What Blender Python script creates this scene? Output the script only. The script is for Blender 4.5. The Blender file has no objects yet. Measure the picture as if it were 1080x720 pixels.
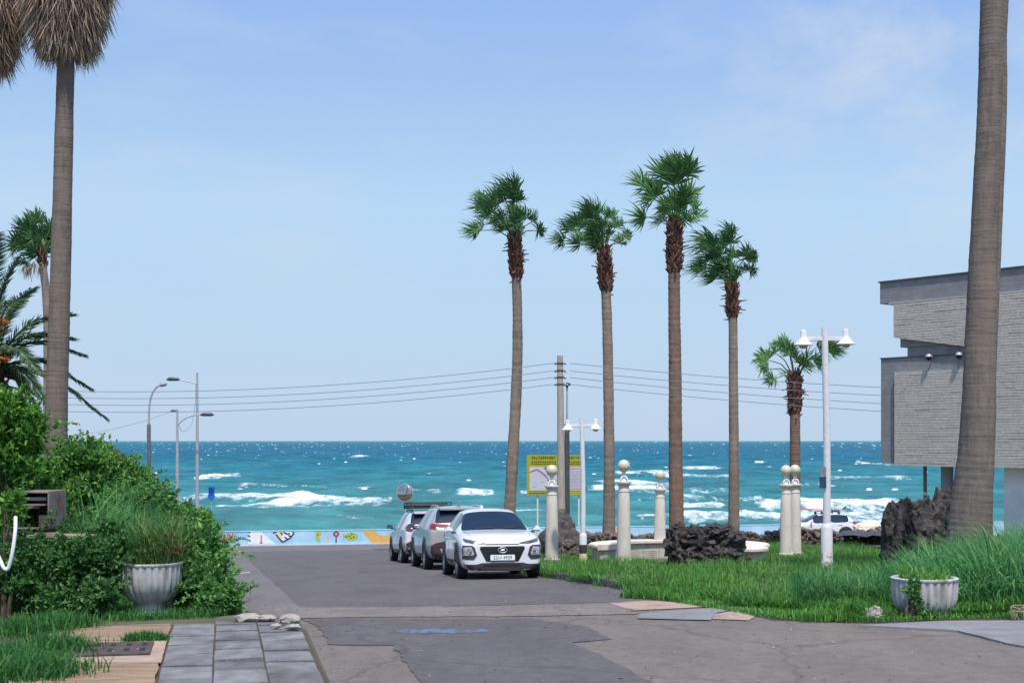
import bpy, bmesh, math, random
import numpy as np
from mathutils import Vector, Matrix
from mathutils.bvhtree import BVHTree
random.seed(7)
RNG = np.random.default_rng(11)
PI = math.pi
sc = bpy.context.scene
COL = sc.collection

# ------------------------------------------------------------------ place frame
F, HZ, CAMZ = 1500.0, 464.5, 2.3          # lens in photo pixels, horizon row, eye height
A = math.radians(11.5)                     # the road runs 11.5 degrees to the left
U = Vector((-math.sin(A), math.cos(A), 0)) # along the road, towards the sea
V = Vector((math.cos(A), math.sin(A), 0))  # across the road, to the right
SLOPE = 0.058
KN = [(-120, 0), (16, 0), (17, -.006), (18, -.024), (19, -.058), (20, -.104), (21, -.16), (22, -.218)]
KN.append((83.6, -.218 - SLOPE * 61.6)); KN.append((86, KN[-1][1] - .3)); KN.append((95, -9.0)); KN.append((100, -9.2))
VERGE = .11
def zs(s):
    for (a, za), (b, zb) in zip(KN, KN[1:]):
        if s <= b: return za + (zb - za) * (s - a) / (b - a)
    return KN[-1][1]
def st(x, y): return x * U.x + y * U.y, x * V.x + y * V.y
def xy(s, t): return U.x * s + V.x * t, U.y * s + V.y * t
def gz(x, y): return zs(st(x, y)[0])
def at(px, py, Y): return Vector(((px - 540) / F * Y, Y, CAMZ + (HZ - py) / F * Y))
def gnd(px, Y, up=0.0):
    x = (px - 540) / F * Y
    return Vector((x, Y, gz(x, Y) + up))
def hit(px, py):                            # where the sight line of a pixel meets the ground
    k = (px - 540) / F; q = (py - HZ) / F
    lo, hi = 5.0, 90.0
    f = lambda Y: CAMZ - gz(k * Y, Y) - q * Y
    for _ in range(50):
        m = (lo + hi) / 2
        if f(m) > 0: lo = m
        else: hi = m
    return Vector((k * lo, lo, gz(k * lo, lo)))
def hit_st(px, py):
    p = hit(px, py); return st(p.x, p.y)

# ------------------------------------------------------------------ materials
def new_mat(name):
    m = bpy.data.materials.new(name); m.use_nodes = True
    nt = m.node_tree; b = nt.nodes['Principled BSDF']
    return m, nt, b
def N(nt, typ, **kw):
    n = nt.nodes.new(typ)
    for k, v in kw.items():
        if k in n.inputs: n.inputs[k].default_value = v
        else: setattr(n, k, v)
    return n
def c4(c): return (c[0], c[1], c[2], 1)
def mixc(nt, fac, a, b, blend='MIX'):
    n = nt.nodes.new('ShaderNodeMix'); n.data_type = 'RGBA'; n.blend_type = blend
    for i, v in ((0, fac), (6, a), (7, b)):
        if hasattr(v, 'links'): nt.links.new(v, n.inputs[i])
        elif i == 0: n.inputs[0].default_value = v
        else: n.inputs[i].default_value = c4(v)
    return n.outputs[2]
def ramp(nt, val, stops):
    r = nt.nodes.new('ShaderNodeValToRGB'); e = r.color_ramp.elements
    while len(e) < len(stops): e.new(.5)
    for el, (p, c) in zip(e, stops):
        el.position = p; el.color = c4(c) if not isinstance(c, (int, float)) else (c, c, c, 1)
    nt.links.new(val, r.inputs[0]); return r.outputs[0]
def math_(nt, op, a, b=None):
    n = nt.nodes.new('ShaderNodeMath'); n.operation = op
    for i, v in ((0, a), (1, b)):
        if v is None: continue
        if hasattr(v, 'links'): nt.links.new(v, n.inputs[i])
        else: n.inputs[i].default_value = v
    return n.outputs[0]
def pmat(name, c1, c2=None, scale=6, rough=.7, bump=0.0, metal=0, detail=5, contrast=(.35, .65), spec=.5, stretch=None, c3=None, scale3=1.2, con3=(.5,.7), coat=0, bscale=None, bdist=.02, island=0):
    m, nt, b = new_mat(name)
    tc = N(nt, 'ShaderNodeTexCoord'); vec = tc.outputs['Object']
    if stretch:
        mp = N(nt, 'ShaderNodeMapping'); mp.inputs['Scale'].default_value = stretch
        nt.links.new(vec, mp.inputs[0]); vec = mp.outputs[0]
    c2 = c2 or c1
    nz = N(nt, 'ShaderNodeTexNoise', Scale=scale, Detail=detail); nt.links.new(vec, nz.inputs['Vector'])
    col = ramp(nt, nz.outputs[0], [(contrast[0], c1), (contrast[1], c2)])
    if c3:
        n3 = N(nt, 'ShaderNodeTexNoise', Scale=scale3, Detail=6); nt.links.new(vec, n3.inputs['Vector'])
        col = mixc(nt, ramp(nt, n3.outputs[0], [(con3[0], 0.0), (con3[1], 1.0)]), col, c3)
    if island:
        ge = N(nt, 'ShaderNodeNewGeometry'); col = mixc(nt, 1.0, col, ramp(nt, ge.outputs['Random Per Island'], [(0, 1 - island * .5), (1, 1 + island * .4)]), 'MULTIPLY')
    nt.links.new(col, b.inputs['Base Color'])
    b.inputs['Roughness'].default_value = rough; b.inputs['Metallic'].default_value = metal
    b.inputs['Specular IOR Level'].default_value = spec; b.inputs['Coat Weight'].default_value = coat
    if bump:
        nb = nz
        if bscale:
            nb = N(nt, 'ShaderNodeTexNoise', Scale=bscale, Detail=6); nt.links.new(vec, nb.inputs['Vector'])
        bp = N(nt, 'ShaderNodeBump', Strength=bump, Distance=bdist)
        nt.links.new(nb.outputs[0], bp.inputs['Height']); nt.links.new(bp.outputs[0], b.inputs['Normal'])
    return m
def leafmat(name, ca, cb, cc=None, trans=.3, rough=.5, big=.9):
    m, nt, b = new_mat(name)
    ge = N(nt, 'ShaderNodeNewGeometry')
    stops = [(0, ca), (.7, cb)] + ([(1, cc)] if cc else [])
    col = ramp(nt, ge.outputs['Random Per Island'], stops)
    tc = N(nt, 'ShaderNodeTexCoord'); nz = N(nt, 'ShaderNodeTexNoise', Scale=big, Detail=3)
    nt.links.new(tc.outputs['Object'], nz.inputs['Vector'])
    col = mixc(nt, ramp(nt, nz.outputs[0], [(.35, 0.0), (.65, .55)]), col, cb, 'MULTIPLY') if False else col
    hs = N(nt, 'ShaderNodeHueSaturation'); nt.links.new(col, hs.inputs['Color'])
    nt.links.new(math_(nt, 'MULTIPLY_ADD', nz.outputs[0], .9), hs.inputs['Value']); hs.inputs['Value'].links[0].from_node.inputs[2].default_value = .55
    nt.links.new(hs.outputs[0], b.inputs['Base Color'])
    b.inputs['Roughness'].default_value = rough; b.inputs['Specular IOR Level'].default_value = .16
    tr = N(nt, 'ShaderNodeBsdfTranslucent'); nt.links.new(hs.outputs[0], tr.inputs[0])
    mx = N(nt, 'ShaderNodeMixShader'); mx.inputs[0].default_value = trans
    nt.links.new(b.outputs[0], mx.inputs[1]); nt.links.new(tr.outputs[0], mx.inputs[2])
    nt.links.new(mx.outputs[0], nt.nodes['Material Output'].inputs[0])
    return m
def asphalt(name, c1, c2, crack=.0, worn=(.2, .19, .18), wornamt=.0, sp=.5):
    m, nt, b = new_mat(name)
    tc = N(nt, 'ShaderNodeTexCoord'); v = tc.outputs['Object']
    mp = N(nt, 'ShaderNodeMapping'); mp.inputs['Rotation'].default_value = (0, 0, -A); mp.inputs['Scale'].default_value = (1, .35, 1); nt.links.new(v, mp.inputs[0])
    nz = N(nt, 'ShaderNodeTexNoise', Scale=1.1, Detail=7, Roughness=.62); nt.links.new(mp.outputs[0], nz.inputs['Vector'])
    col = ramp(nt, nz.outputs[0], [(.3, c1), (.7, c2)])
    f = N(nt, 'ShaderNodeTexNoise', Scale=70, Detail=2); nt.links.new(v, f.inputs['Vector'])
    col = mixc(nt, sp, col, ramp(nt, f.outputs[0], [(.3, .62), (.5, 1.0), (.72, 1.55)]), 'MULTIPLY')
    if wornamt:
        w = N(nt, 'ShaderNodeTexNoise', Scale=.55, Detail=8, Roughness=.7); nt.links.new(v, w.inputs['Vector'])
        col = mixc(nt, ramp(nt, w.outputs[0], [(.52, 0.0), (.72, wornamt)]), col, worn)
    md = N(nt, 'ShaderNodeTexNoise', Scale=5.5, Detail=5, Roughness=.7); nt.links.new(v, md.inputs['Vector'])
    col = mixc(nt, .8, col, ramp(nt, md.outputs[0], [(.3, .78), (.5, 1.0), (.7, 1.2)]), 'MULTIPLY')
    if crack:
        n2 = N(nt, 'ShaderNodeTexNoise', Scale=1.5, Detail=4); nt.links.new(v, n2.inputs['Vector'])
        ad = nt.nodes.new('ShaderNodeMixRGB'); ad.inputs[0].default_value = .35; nt.links.new(v, ad.inputs[1]); nt.links.new(n2.outputs['Color'], ad.inputs[2])
        vo = N(nt, 'ShaderNodeTexVoronoi', Scale=.42, feature='DISTANCE_TO_EDGE'); nt.links.new(ad.outputs[0], vo.inputs['Vector'])
        k = ramp(nt, vo.outputs['Distance'], [(0, crack), (.012, 0.0)])
        col = mixc(nt, k, col, (.02, .019, .018))
    nt.links.new(col, b.inputs['Base Color']); b.inputs['Roughness'].default_value = .93; b.inputs['Specular IOR Level'].default_value = .25
    bp = N(nt, 'ShaderNodeBump', Strength=.5, Distance=.006); nt.links.new(f.outputs[0], bp.inputs['Height'])
    nt.links.new(bp.outputs[0], b.inputs['Normal'])
    return m

M = {}
M['ground'] = pmat('soil_and_weeds', (.10, .085, .05), (.05, .075, .025), 1.3, .95, .6, c3=(.16, .13, .09), scale3=.4)
M['asph_near'] = asphalt('asphalt_worn_brown', (.124, .105, .096), (.164, .140, .127), .3, wornamt=.35, worn=(.21, .185, .17))
M['asph_road'] = asphalt('asphalt_road', (.090, .081, .083), (.120, .109, .110), .35)
M['asph_left'] = asphalt('asphalt_old_strip', (.125, .112, .112), (.16, .145, .145), .5)
M['asph_patch'] = asphalt('asphalt_patch_dark', (.082, .075, .078), (.108, .10, .102), .3, wornamt=.25, worn=(.13, .12, .115))
M['asph_coast'] = asphalt('asphalt_coast', (.12, .11, .115), (.15, .14, .142), .3)
M['gutter'] = asphalt('gutter_concrete', (.135, .12, .112), (.19, .165, .15), .4, wornamt=.8, worn=(.27, .215, .175))
M['paint_blue'] = pmat('worn_blue_paint', (.09, .135, .235), (.09, .085, .09), 9, .9, 0, contrast=(.42, .58), stretch=(1, .3, 1))
M['road_white'] = pmat('worn_white_paint', (.5, .49, .47), (.13, .12, .12), 7, .9, contrast=(.45, .6))
M['slab'] = pmat('grey_paving_slab', (.125, .122, .128), (.20, .195, .20), 4.5, .92, .6, c3=(.085, .08, .075), scale3=1.6, con3=(.48, .7), bscale=26, stretch=(1, .6, 1), island=.7)
M['brownpave'] = pmat('brown_paving', (.20, .135, .085), (.30, .205, .13), 5, .92, .6, c3=(.15, .11, .075), scale3=2, bscale=22, stretch=(.5, 2.2, 1))
M['peach'] = pmat('peach_concrete', (.30, .215, .165), (.38, .28, .22), 5, .9, .4, c3=(.20, .15, .12), scale3=1.6)
M['greypave'] = pmat('grey_walk', (.16, .155, .165), (.21, .205, .215), 2.5, .92, .4, bscale=25)
M['kerb'] = pmat('basalt_kerb', (.05, .05, .05), (.13, .125, .12), 8, .9, .8, c3=(.07, .10, .05), scale3=2)
M['iron'] = pmat('rusty_iron', (.05, .035, .035), (.09, .06, .055), 14, .75, .3)
M['dark'] = pmat('dark_gap', (.012, .011, .011), None, 5, .9)
M['lava'] = pmat('lava_rock', (.034, .031, .031), (.092, .081, .075), 7, .95, 1.0, spec=.2, c3=(.13, .10, .08), scale3=3.1, con3=(.55, .75), bscale=11, bdist=.06)
M['lava_brown'] = pmat('lava_rock_brown', (.055, .045, .042), (.15, .12, .105), 9, .95, 1.0, c3=(.20, .14, .105), scale3=3.5, con3=(.5, .7), bscale=14, bdist=.05)
M['mound'] = pmat('worn_basalt', (.055, .047, .048), (.10, .085, .085), 5, .95, .8, spec=.2, c3=(.14, .11, .10), scale3=2.4, bscale=9, bdist=.05)
M['limestone'] = pmat('pale_stone', (.56, .505, .44), (.64, .585, .515), 9, .9, .35, spec=.2, c3=(.38, .33, .27), scale3=2.6, con3=(.55, .8), stretch=(1, 1, .35))
M['bench'] = pmat('weathered_pale_stone', (.36, .32, .27), (.50, .46, .40), 6, .9, .5, c3=(.33, .29, .23), scale3=4, con3=(.55, .75))
M['globe'] = pmat('cream_globe', (.50, .48, .35), (.57, .55, .42), 4, .45, .1, spec=.5, c3=(.40, .38, .22), scale3=5)
M['white_metal'] = pmat('white_painted_metal', (.62, .62, .63), (.70, .70, .71), 12, .45, .1, c3=(.58, .54, .48), scale3=7, con3=(.62, .78))
M['grey_metal'] = pmat('galvanised_pole', (.36, .37, .39), (.45, .46, .48), 9, .5, .05, metal=.3)
M['dark_metal'] = pmat('dark_pole', (.05, .055, .065), (.075, .08, .09), 9, .5)
M['concrete_pole'] = pmat('concrete_pole', (.32, .27, .23), (.42, .36, .31), 6, .9, .3, stretch=(3, 3, .4))
M['wire'] = pmat('wire', (.20, .22, .26), None, 4, .6)
M['ceramic'] = pmat('insulator', (.25, .27, .32), None, 4, .3)
M['yellow_paint'] = pmat('chipped_yellow', (.62, .50, .22), (.75, .68, .50), 16, .6)
M['black_paint'] = pmat('black_paint', (.02, .02, .022), (.05, .05, .05), 16, .5)
M['planter'] = pmat('planter_concrete', (.38, .37, .365), (.50, .485, .475), 7, .9, .4, spec=.2, c3=(.17, .165, .13), scale3=2.4, con3=(.52, .75), stretch=(2, 2, .5))
M['soil'] = pmat('soil', (.05, .035, .025), (.08, .06, .04), 20, .95, .5)
def trunkmat(name, c1, c2, c3, zs_=22, bump=.5):
    m, nt, b = new_mat(name); tc = N(nt, 'ShaderNodeTexCoord'); v = tc.outputs['Object']
    def nz(sc, det, st_, ro=.6):
        mp = N(nt, 'ShaderNodeMapping'); mp.inputs['Scale'].default_value = st_; nt.links.new(v, mp.inputs[0])
        n = N(nt, 'ShaderNodeTexNoise', Scale=sc, Detail=det, Roughness=ro); nt.links.new(mp.outputs[0], n.inputs['Vector']); return n.outputs[0]
    rings = nz(1, 5, (1.3, 1.3, zs_)); fiss = nz(1, 6, (13, 13, .9), .7); big = nz(1, 5, (1.2, 1.2, .55)); mid = nz(1, 6, (5, 5, 3), .7)
    col = ramp(nt, mid, [(.3, c1), (.7, c2)])
    col = mixc(nt, ramp(nt, big, [(.42, 0.0), (.68, .8)]), col, c3)
    col = mixc(nt, .5, col, ramp(nt, rings, [(.36, .66), (.46, 1.0), (.7, 1.12)]), 'MULTIPLY')
    col = mixc(nt, .4, col, ramp(nt, fiss, [(.34, .55), (.46, 1.0), (.7, 1.12)]), 'MULTIPLY')
    nt.links.new(col, b.inputs['Base Color']); b.inputs['Roughness'].default_value = .93; b.inputs['Specular IOR Level'].default_value = .2
    h = math_(nt, 'ADD', math_(nt, 'MULTIPLY', rings, .8), math_(nt, 'ADD', fiss, mid))
    bp = N(nt, 'ShaderNodeBump', Strength=bump, Distance=.03); nt.links.new(h, bp.inputs['Height']); nt.links.new(bp.outputs[0], b.inputs['Normal'])
    return m
M['trunk'] = trunkmat('palm_trunk', (.15, .12, .10), (.25, .20, .165), (.30, .235, .19), 9)
M['trunk_red'] = trunkmat('palm_trunk_reddish', (.16, .10, .078), (.27, .17, .13), (.15, .115, .095), 9)
M['trunk_grey'] = trunkmat('palm_trunk_grey', (.115, .097, .086), (.185, .155, .135), (.225, .172, .135), 17, .55)
M['boots'] = leafmat('palm_leaf_bases', (.065, .032, .026), (.19, .09, .068), (.33, .20, .145), trans=0, rough=.9)
M['fan'] = leafmat('palm_fan', (.045, .13, .048), (.095, .215, .068), (.22, .33, .10), trans=.3, rough=.6)
M['fan_dark'] = leafmat('palm_fan_dark', (.04, .118, .048), (.08, .185, .066), (.18, .29, .095), trans=.3, rough=.6)
M['date'] = leafmat('date_frond', (.085, .16, .085), (.15, .25, .12), (.26, .34, .17), trans=.4)
M['weed'] = leafmat('weed_blades', (.03, .12, .03), (.055, .19, .045), (.12, .29, .07), trans=.4, big=.6)
M['date_orange'] = leafmat('date_fruit', (.55, .17, .03), (.65, .25, .05), trans=0)
M['skirt'] = leafmat('dead_fronds', (.28, .205, .15), (.42, .325, .24), (.52, .42, .31), trans=.2, rough=.85)
M['leaf'] = leafmat('shrub_leaf', (.06, .185, .045), (.13, .305, .065), (.29, .47, .11), trans=.35)
M['leaf_dark'] = leafmat('shrub_leaf_dark', (.035, .12, .04), (.075, .195, .05), (.18, .33, .085), trans=.3)
M['leaf_bright'] = leafmat('shrub_leaf_bright', (.05, .17, .03), (.11, .28, .045), (.27, .45, .08), trans=.4)
M['leaf_blue'] = leafmat('shrub_leaf_cool', (.055, .18, .05), (.12, .295, .075), (.27, .45, .12), trans=.3)
M['reddry'] = leafmat('dry_red_leaf', (.16, .07, .05), (.28, .14, .10), trans=.2)
M['grass'] = leafmat('grass_blades', (.045, .17, .035), (.095, .28, .05), (.24, .40, .085), trans=.4, big=.6)
M['tallgrass'] = leafmat('tall_grass_blades', (.035, .15, .05), (.08, .26, .08), (.24, .43, .15), trans=.4, big=.8)
M['drygrass'] = leafmat('dry_grass_blades', (.05, .14, .035), (.11, .23, .06), (.26, .31, .12), trans=.3)
M['stem'] = pmat('bark', (.07, .05, .035), (.12, .09, .06), 12, .9, .5)
M['wood'] = pmat('weathered_plank', (.20, .15, .12), (.32, .25, .2), 8, .85, .4, stretch=(.3, 4, 4))
M['rust'] = pmat('rusted_sheet', (.16, .13, .115), (.25, .21, .18), 5, .8, .3, c3=(.14, .06, .035), scale3=3)
M['hose'] = pmat('white_hose', (.66, .67, .69), None, 4, .45)
M['sea_wall'] = pmat('blue_painted_wall', (.30, .53, .70), (.37, .60, .76), 2.0, .8, .2, c3=(.45, .66, .78), scale3=.7)
M['wall_base'] = pmat('pale_kerb', (.50, .46, .43), (.60, .56, .52), 3, .85)
M['m_orange'] = pmat('mural_orange', (.66, .36, .08), (.72, .43, .13), 3, .8)
M['m_red'] = pmat('mural_red', (.68, .08, .07), (.6, .12, .08), 5, .8)
M['m_white'] = pmat('mural_white', (.78, .78, .80), None, 5, .8)
M['m_navy'] = pmat('mural_navy', (.02, .02, .08), None, 5, .8)
M['m_lime'] = pmat('mural_lime', (.38, .46, .09), None, 5, .8)
M['m_yellow'] = pmat('mural_yellow', (.72, .66, .22), None, 5, .8)
M['m_plum'] = pmat('mural_plum', (.20, .05, .10), None, 5, .8)
M['m_peach'] = pmat('mural_peach', (.75, .42, .25), None, 5, .8)
M['slate'] = None
M['trim'] = pmat('pale_trim', (.42, .42, .42), None, 5, .6)
M['bwhite'] = pmat('rendered_wall', (.70, .69, .69), (.76, .75, .75), 2, .85, .2, c3=(.5, .5, .52), scale3=.8)
M['bcol'] = pmat('grey_column', (.25, .27, .34), (.29, .31, .37), 3, .7)
M['board'] = pmat('lime_board', (.31, .31, .015), (.36, .35, .02), 3, .5)
M['board_map'] = pmat('map_panel', (.47, .47, .54), (.53, .53, .60), 3, .5)
M['board_blue'] = pmat('map_sea', (.02, .17, .38), None, 3, .5)
M['board_pink'] = pmat('map_route', (.60, .25, .32), None, 3, .5)
M['board_ink'] = pmat('board_ink', (.06, .07, .03), None, 3, .6)
M['board_grey'] = pmat('board_grey_ink', (.25, .25, .28), None, 3, .6)
M['sign_blue'] = pmat('sign_blue', (.01, .13, .55), None, 3, .4)
M['sticker_blue'] = pmat('sticker_navy', (.02, .04, .09), (.04, .06, .12), 9, .5)
M['sticker_grey'] = pmat('sticker_grey', (.16, .18, .24), (.2, .22, .27), 9, .5)
M['mirror'] = pmat('convex_mirror', (.50, .46, .42), None, 3, .06, metal=1)
M['mirror_rim'] = pmat('mirror_rim', (.42, .38, .34), None, 3, .5)
M['tarp'] = pmat('dark_tarp', (.035, .04, .055), (.06, .065, .08), 4, .6, .2)
M['sandrock'] = pmat('sand_rock', (.55, .46, .36), (.66, .57, .46), 4, .9, .3)
M['whitestone'] = pmat('white_stone', (.24, .22, .20), (.38, .355, .33), 6, .9, .6, spec=.2, c3=(.27, .22, .17), scale3=4, con3=(.5, .75))
M['surf_red'] = pmat('surfboard_red', (.62, .05, .06), None, 3, .25, coat=.5)
# cars
def carpaint(name, c, rough=.32):
    m = pmat(name, c, tuple(x * .95 for x in c), 2.5, rough, coat=.8); return m
M['white_paint'] = carpaint('white_car_paint', (.66, .67, .68))
M['silver_paint'] = pmat('silver_car_paint', (.40, .39, .38), (.37, .36, .35), 2.5, .34, metal=.25, coat=.8)
M['glass'] = pmat('tinted_glass', (.004, .016, .036), None, 3, .04, spec=.6)
M['plastic'] = pmat('black_plastic', (.022, .023, .026), (.035, .036, .039), 20, .6, .1)
M['gloss_black'] = pmat('gloss_black', (.01, .01, .012), None, 3, .12)
M['tyre'] = pmat('tyre_rubber', (.016, .016, .017), (.03, .029, .028), 14, .85, .2)
M['rim'] = pmat('alloy_rim', (.38, .38, .39), (.48, .48, .49), 6, .35, metal=.8)
M['chrome'] = pmat('chrome', (.75, .76, .78), None, 3, .12, metal=1)
M['lens_grey'] = pmat('lamp_lens', (.42, .44, .47), (.30, .31, .33), 18, .1, spec=.8, coat=1)
M['lens_dark'] = pmat('slim_lamp_lens', (.06, .055, .065), (.10, .095, .105), 10, .12, coat=1)
M['lens_red'] = pmat('tail_lens', (.26, .010, .014), (.18, .007, .010), 10, .12, coat=1)
M['lens_red_dark'] = pmat('tail_lens_dark', (.14, .012, .02), (.09, .008, .014), 10, .12, coat=1)
M['plate'] = pmat('number_plate', (.76, .77, .78), None, 3, .5)
M['ink'] = pmat('plate_ink', (.03, .035, .05), None, 3, .6)
M['silver_trim'] = pmat('silver_trim', (.45, .44, .43), None, 3, .4, metal=.4)

def slate_mat():
    m, nt, b = new_mat('slate_cladding')
    tc = N(nt, 'ShaderNodeTexCoord')
    mp = N(nt, 'ShaderNodeMapping'); mp.inputs['Rotation'].default_value = (PI / 2, 0, 0); nt.links.new(tc.outputs['Object'], mp.inputs[0])
    br = N(nt, 'ShaderNodeTexBrick', Scale=1.0); nt.links.new(mp.outputs[0], br.inputs['Vector'])
    br.inputs['Color1'].default_value = c4((.215, .21, .22)); br.inputs['Color2'].default_value = c4((.25, .245, .255)); br.inputs['Mortar'].default_value = c4((.18, .176, .185))
    br.inputs['Mortar Size'].default_value = .006; br.inputs['Brick Width'].default_value = .62; br.inputs['Row Height'].default_value = .075
    nz = N(nt, 'ShaderNodeTexNoise', Scale=3, Detail=6); nt.links.new(tc.outputs['Object'], nz.inputs['Vector'])
    col = mixc(nt, .6, br.outputs[0], ramp(nt, nz.outputs[0], [(.3, .8), (.7, 1.2)]), 'MULTIPLY')
    nt.links.new(col, b.inputs['Base Color']); b.inputs['Roughness'].default_value = .75
    bp = N(nt, 'ShaderNodeBump', Strength=.5, Distance=.01); nt.links.new(br.outputs['Fac'], bp.inputs['Height']); bp.invert = True
    nt.links.new(bp.outputs[0], b.inputs['Normal'])
    return m
M['slate'] = slate_mat()
def slat_mat():
    m, nt, b = new_mat('stone_strip_cladding')
    ge = N(nt, 'ShaderNodeNewGeometry')
    col = ramp(nt, ge.outputs['Random Per Island'], [(0, (.47, .425, .375)), (.5, (.50, .455, .405)), (1, (.535, .485, .435))])
    tc = N(nt, 'ShaderNodeTexCoord'); nz = N(nt, 'ShaderNodeTexNoise', Scale=9, Detail=6); nt.links.new(tc.outputs['Object'], nz.inputs['Vector'])
    col = mixc(nt, .7, col, ramp(nt, nz.outputs[0], [(.3, .8), (.7, 1.15)]), 'MULTIPLY')
    nt.links.new(col, b.inputs['Base Color']); b.inputs['Roughness'].default_value = .85
    return m
M['slat'] = slat_mat()

# ------------------------------------------------------------------ mesh helpers
def tag(o, label=None, cat=None, group=None, kind=None):
    if label: o['label'] = label
    if cat: o['category'] = cat
    if group: o['group'] = group
    if kind: o['kind'] = kind
    return o
def link(o, parent=None):
    COL.objects.link(o)
    if parent is not None: o.parent = parent
    return o
def empty(name, loc, rz=0, label=None, cat=None, group=None):
    o = bpy.data.objects.new(name, None); link(o); o.empty_display_size = .2
    o.location = loc; o.rotation_euler = (0, 0, rz)
    return tag(o, label, cat, group)
def finish(me, mats, smooth=40):
    for m in (mats if isinstance(mats, (list, tuple)) else [mats]): me.materials.append(m)
    if smooth is not None:
        me.polygons.foreach_set('use_smooth', [True] * len(me.polygons))
        if smooth < 180: me.set_sharp_from_angle(angle=math.radians(smooth))
    me.update()
def npmesh(name, Vt, Fc, mat, parent=None, smooth=None):
    """Vt (n,3) array; Fc (m,k) array of constant-size faces."""
    Vt = np.asarray(Vt, dtype=np.float32).reshape(-1, 3); Fc = np.asarray(Fc, dtype=np.int32)
    k = Fc.shape[1]; me = bpy.data.meshes.new(name)
    me.vertices.add(len(Vt)); me.vertices.foreach_set('co', Vt.ravel())
    me.loops.add(Fc.size); me.loops.foreach_set('vertex_index', Fc.ravel())
    me.polygons.add(len(Fc)); me.polygons.foreach_set('loop_start', np.arange(0, Fc.size, k, dtype=np.int32))
    me.update(calc_edges=True)
    finish(me, mat, smooth)
    return link(bpy.data.objects.new(name, me), parent)
class MB:
    def __init__(s): s.v = []; s.f = []; s.mi = []; s.cur = 0
    def add(s, vs, fs):
        o = len(s.v); s.v += [tuple(p) for p in vs]
        for f in fs: s.f.append([o + i for i in f]); s.mi.append(s.cur)
    def box(s, c, d, rot=0.0, tilt=None, taper=1.0):
        x, y, z = d[0] / 2, d[1] / 2, d[2] / 2
        R = Matrix.Rotation(rot, 3, 'Z')
        if tilt: R = R @ Matrix.Rotation(tilt[0], 3, tilt[1])
        vs = []
        for k in (-1, 1):
            q = taper if k > 0 else 1
            for a, b in ((-1, -1), (1, -1), (1, 1), (-1, 1)): vs.append(Vector(c) + R @ Vector((a * x * q, b * y * q, k * z)))
        s.add(vs, [(3, 2, 1, 0), (4, 5, 6, 7), (0, 1, 5, 4), (1, 2, 6, 5), (2, 3, 7, 6), (3, 0, 4, 7)])
    def tube(s, pts, rad, n=10, cap=True, wob=None):
        pts = [Vector(p) for p in pts]
        if not hasattr(rad, '__len__'): rad = [rad] * len(pts)
        vs = []; ref = None
        for i, p in enumerate(pts):
            t = (pts[min(i + 1, len(pts) - 1)] - pts[max(i - 1, 0)]).normalized()
            if ref is None:
                ref = Vector((1, 0, 0)) if abs(t.x) < .8 else Vector((0, 1, 0))
            a = (ref - t * ref.dot(t)).normalized(); b = t.cross(a); ref = a
            for k in range(n):
                w = 2 * PI * k / n
                r = rad[i] * (wob(i, k) if wob else 1)
                vs.append(p + (a * math.cos(w) + b * math.sin(w)) * r)
        fs = []
        for i in range(len(pts) - 1):
            for k in range(n):
                k2 = (k + 1) % n
                fs.append((i * n + k, i * n + k2, (i + 1) * n + k2, (i + 1) * n + k))
        if cap:
            fs.append(tuple(range(n - 1, -1, -1))); o = (len(pts) - 1) * n; fs.append(tuple(range(o, o + n)))
        s.add(vs, fs)
    def lathe(s, prof, n=24, c=(0, 0, 0), flute=None):
        vs = []
        for i, (r, z) in enumerate(prof):
            for k in range(n):
                w = 2 * PI * k / n
                q = r * (flute(i, w) if flute else 1)
                vs.append((c[0] + q * math.cos(w), c[1] + q * math.sin(w), c[2] + z))
        fs = []
        for i in range(len(prof) - 1):
            for k in range(n):
                k2 = (k + 1) % n
                fs.append((i * n + k, i * n + k2, (i + 1) * n + k2, (i + 1) * n + k))
        fs.append(tuple(range(n - 1, -1, -1))); o = (len(prof) - 1) * n; fs.append(tuple(range(o, o + n)))
        s.add(vs, fs)
    def prism(s, poly, y0, y1, axis='y'):
        n = len(poly)
        if axis == 'y': vs = [(p[0], y0, p[1]) for p in poly] + [(p[0], y1, p[1]) for p in poly]
        elif axis == 'z': vs = [(p[0], p[1], y0) for p in poly] + [(p[0], p[1], y1) for p in poly]
        else: vs = [(y0, p[0], p[1]) for p in poly] + [(y1, p[0], p[1]) for p in poly]
        fs = [tuple(range(n)), tuple(range(2 * n - 1, n - 1, -1))] + [(i, i + n, (i + 1) % n + n, (i + 1) % n) for i in range(n)]
        s.add(vs, fs)
    def build(s, name, mat, parent=None, smooth=40, fixn=True, bevel=0):
        me = bpy.data.meshes.new(name); me.from_pydata(s.v, [], s.f)
        if len(set(s.mi)) > 1: me.polygons.foreach_set('material_index', s.mi)
        if fixn or bevel:
            bm = bmesh.new(); bm.from_mesh(me)
            if bevel:
                es = [e for e in bm.edges if len(e.link_faces) == 2 and e.calc_face_angle(0) > .7]
                bmesh.ops.bevel(bm, geom=es, offset=bevel, segments=2, affect='EDGES', clamp_overlap=True)
            bmesh.ops.recalc_face_normals(bm, faces=bm.faces); bm.to_mesh(me); bm.free()
        finish(me, mat, smooth)
        return link(bpy.data.objects.new(name, me), parent)
def text_mesh(body, size):
    cu = bpy.data.curves.new('txt', 'FONT'); cu.body = body; cu.size = size; cu.align_x = 'CENTER'; cu.align_y = 'CENTER'; cu.extrude = .002; cu.resolution_u = 3
    o = bpy.data.objects.new('txt', cu); COL.objects.link(o)
    dg = bpy.context.evaluated_depsgraph_get(); me = bpy.data.meshes.new_from_object(o.evaluated_get(dg))
    bpy.data.objects.remove(o); return me
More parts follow.
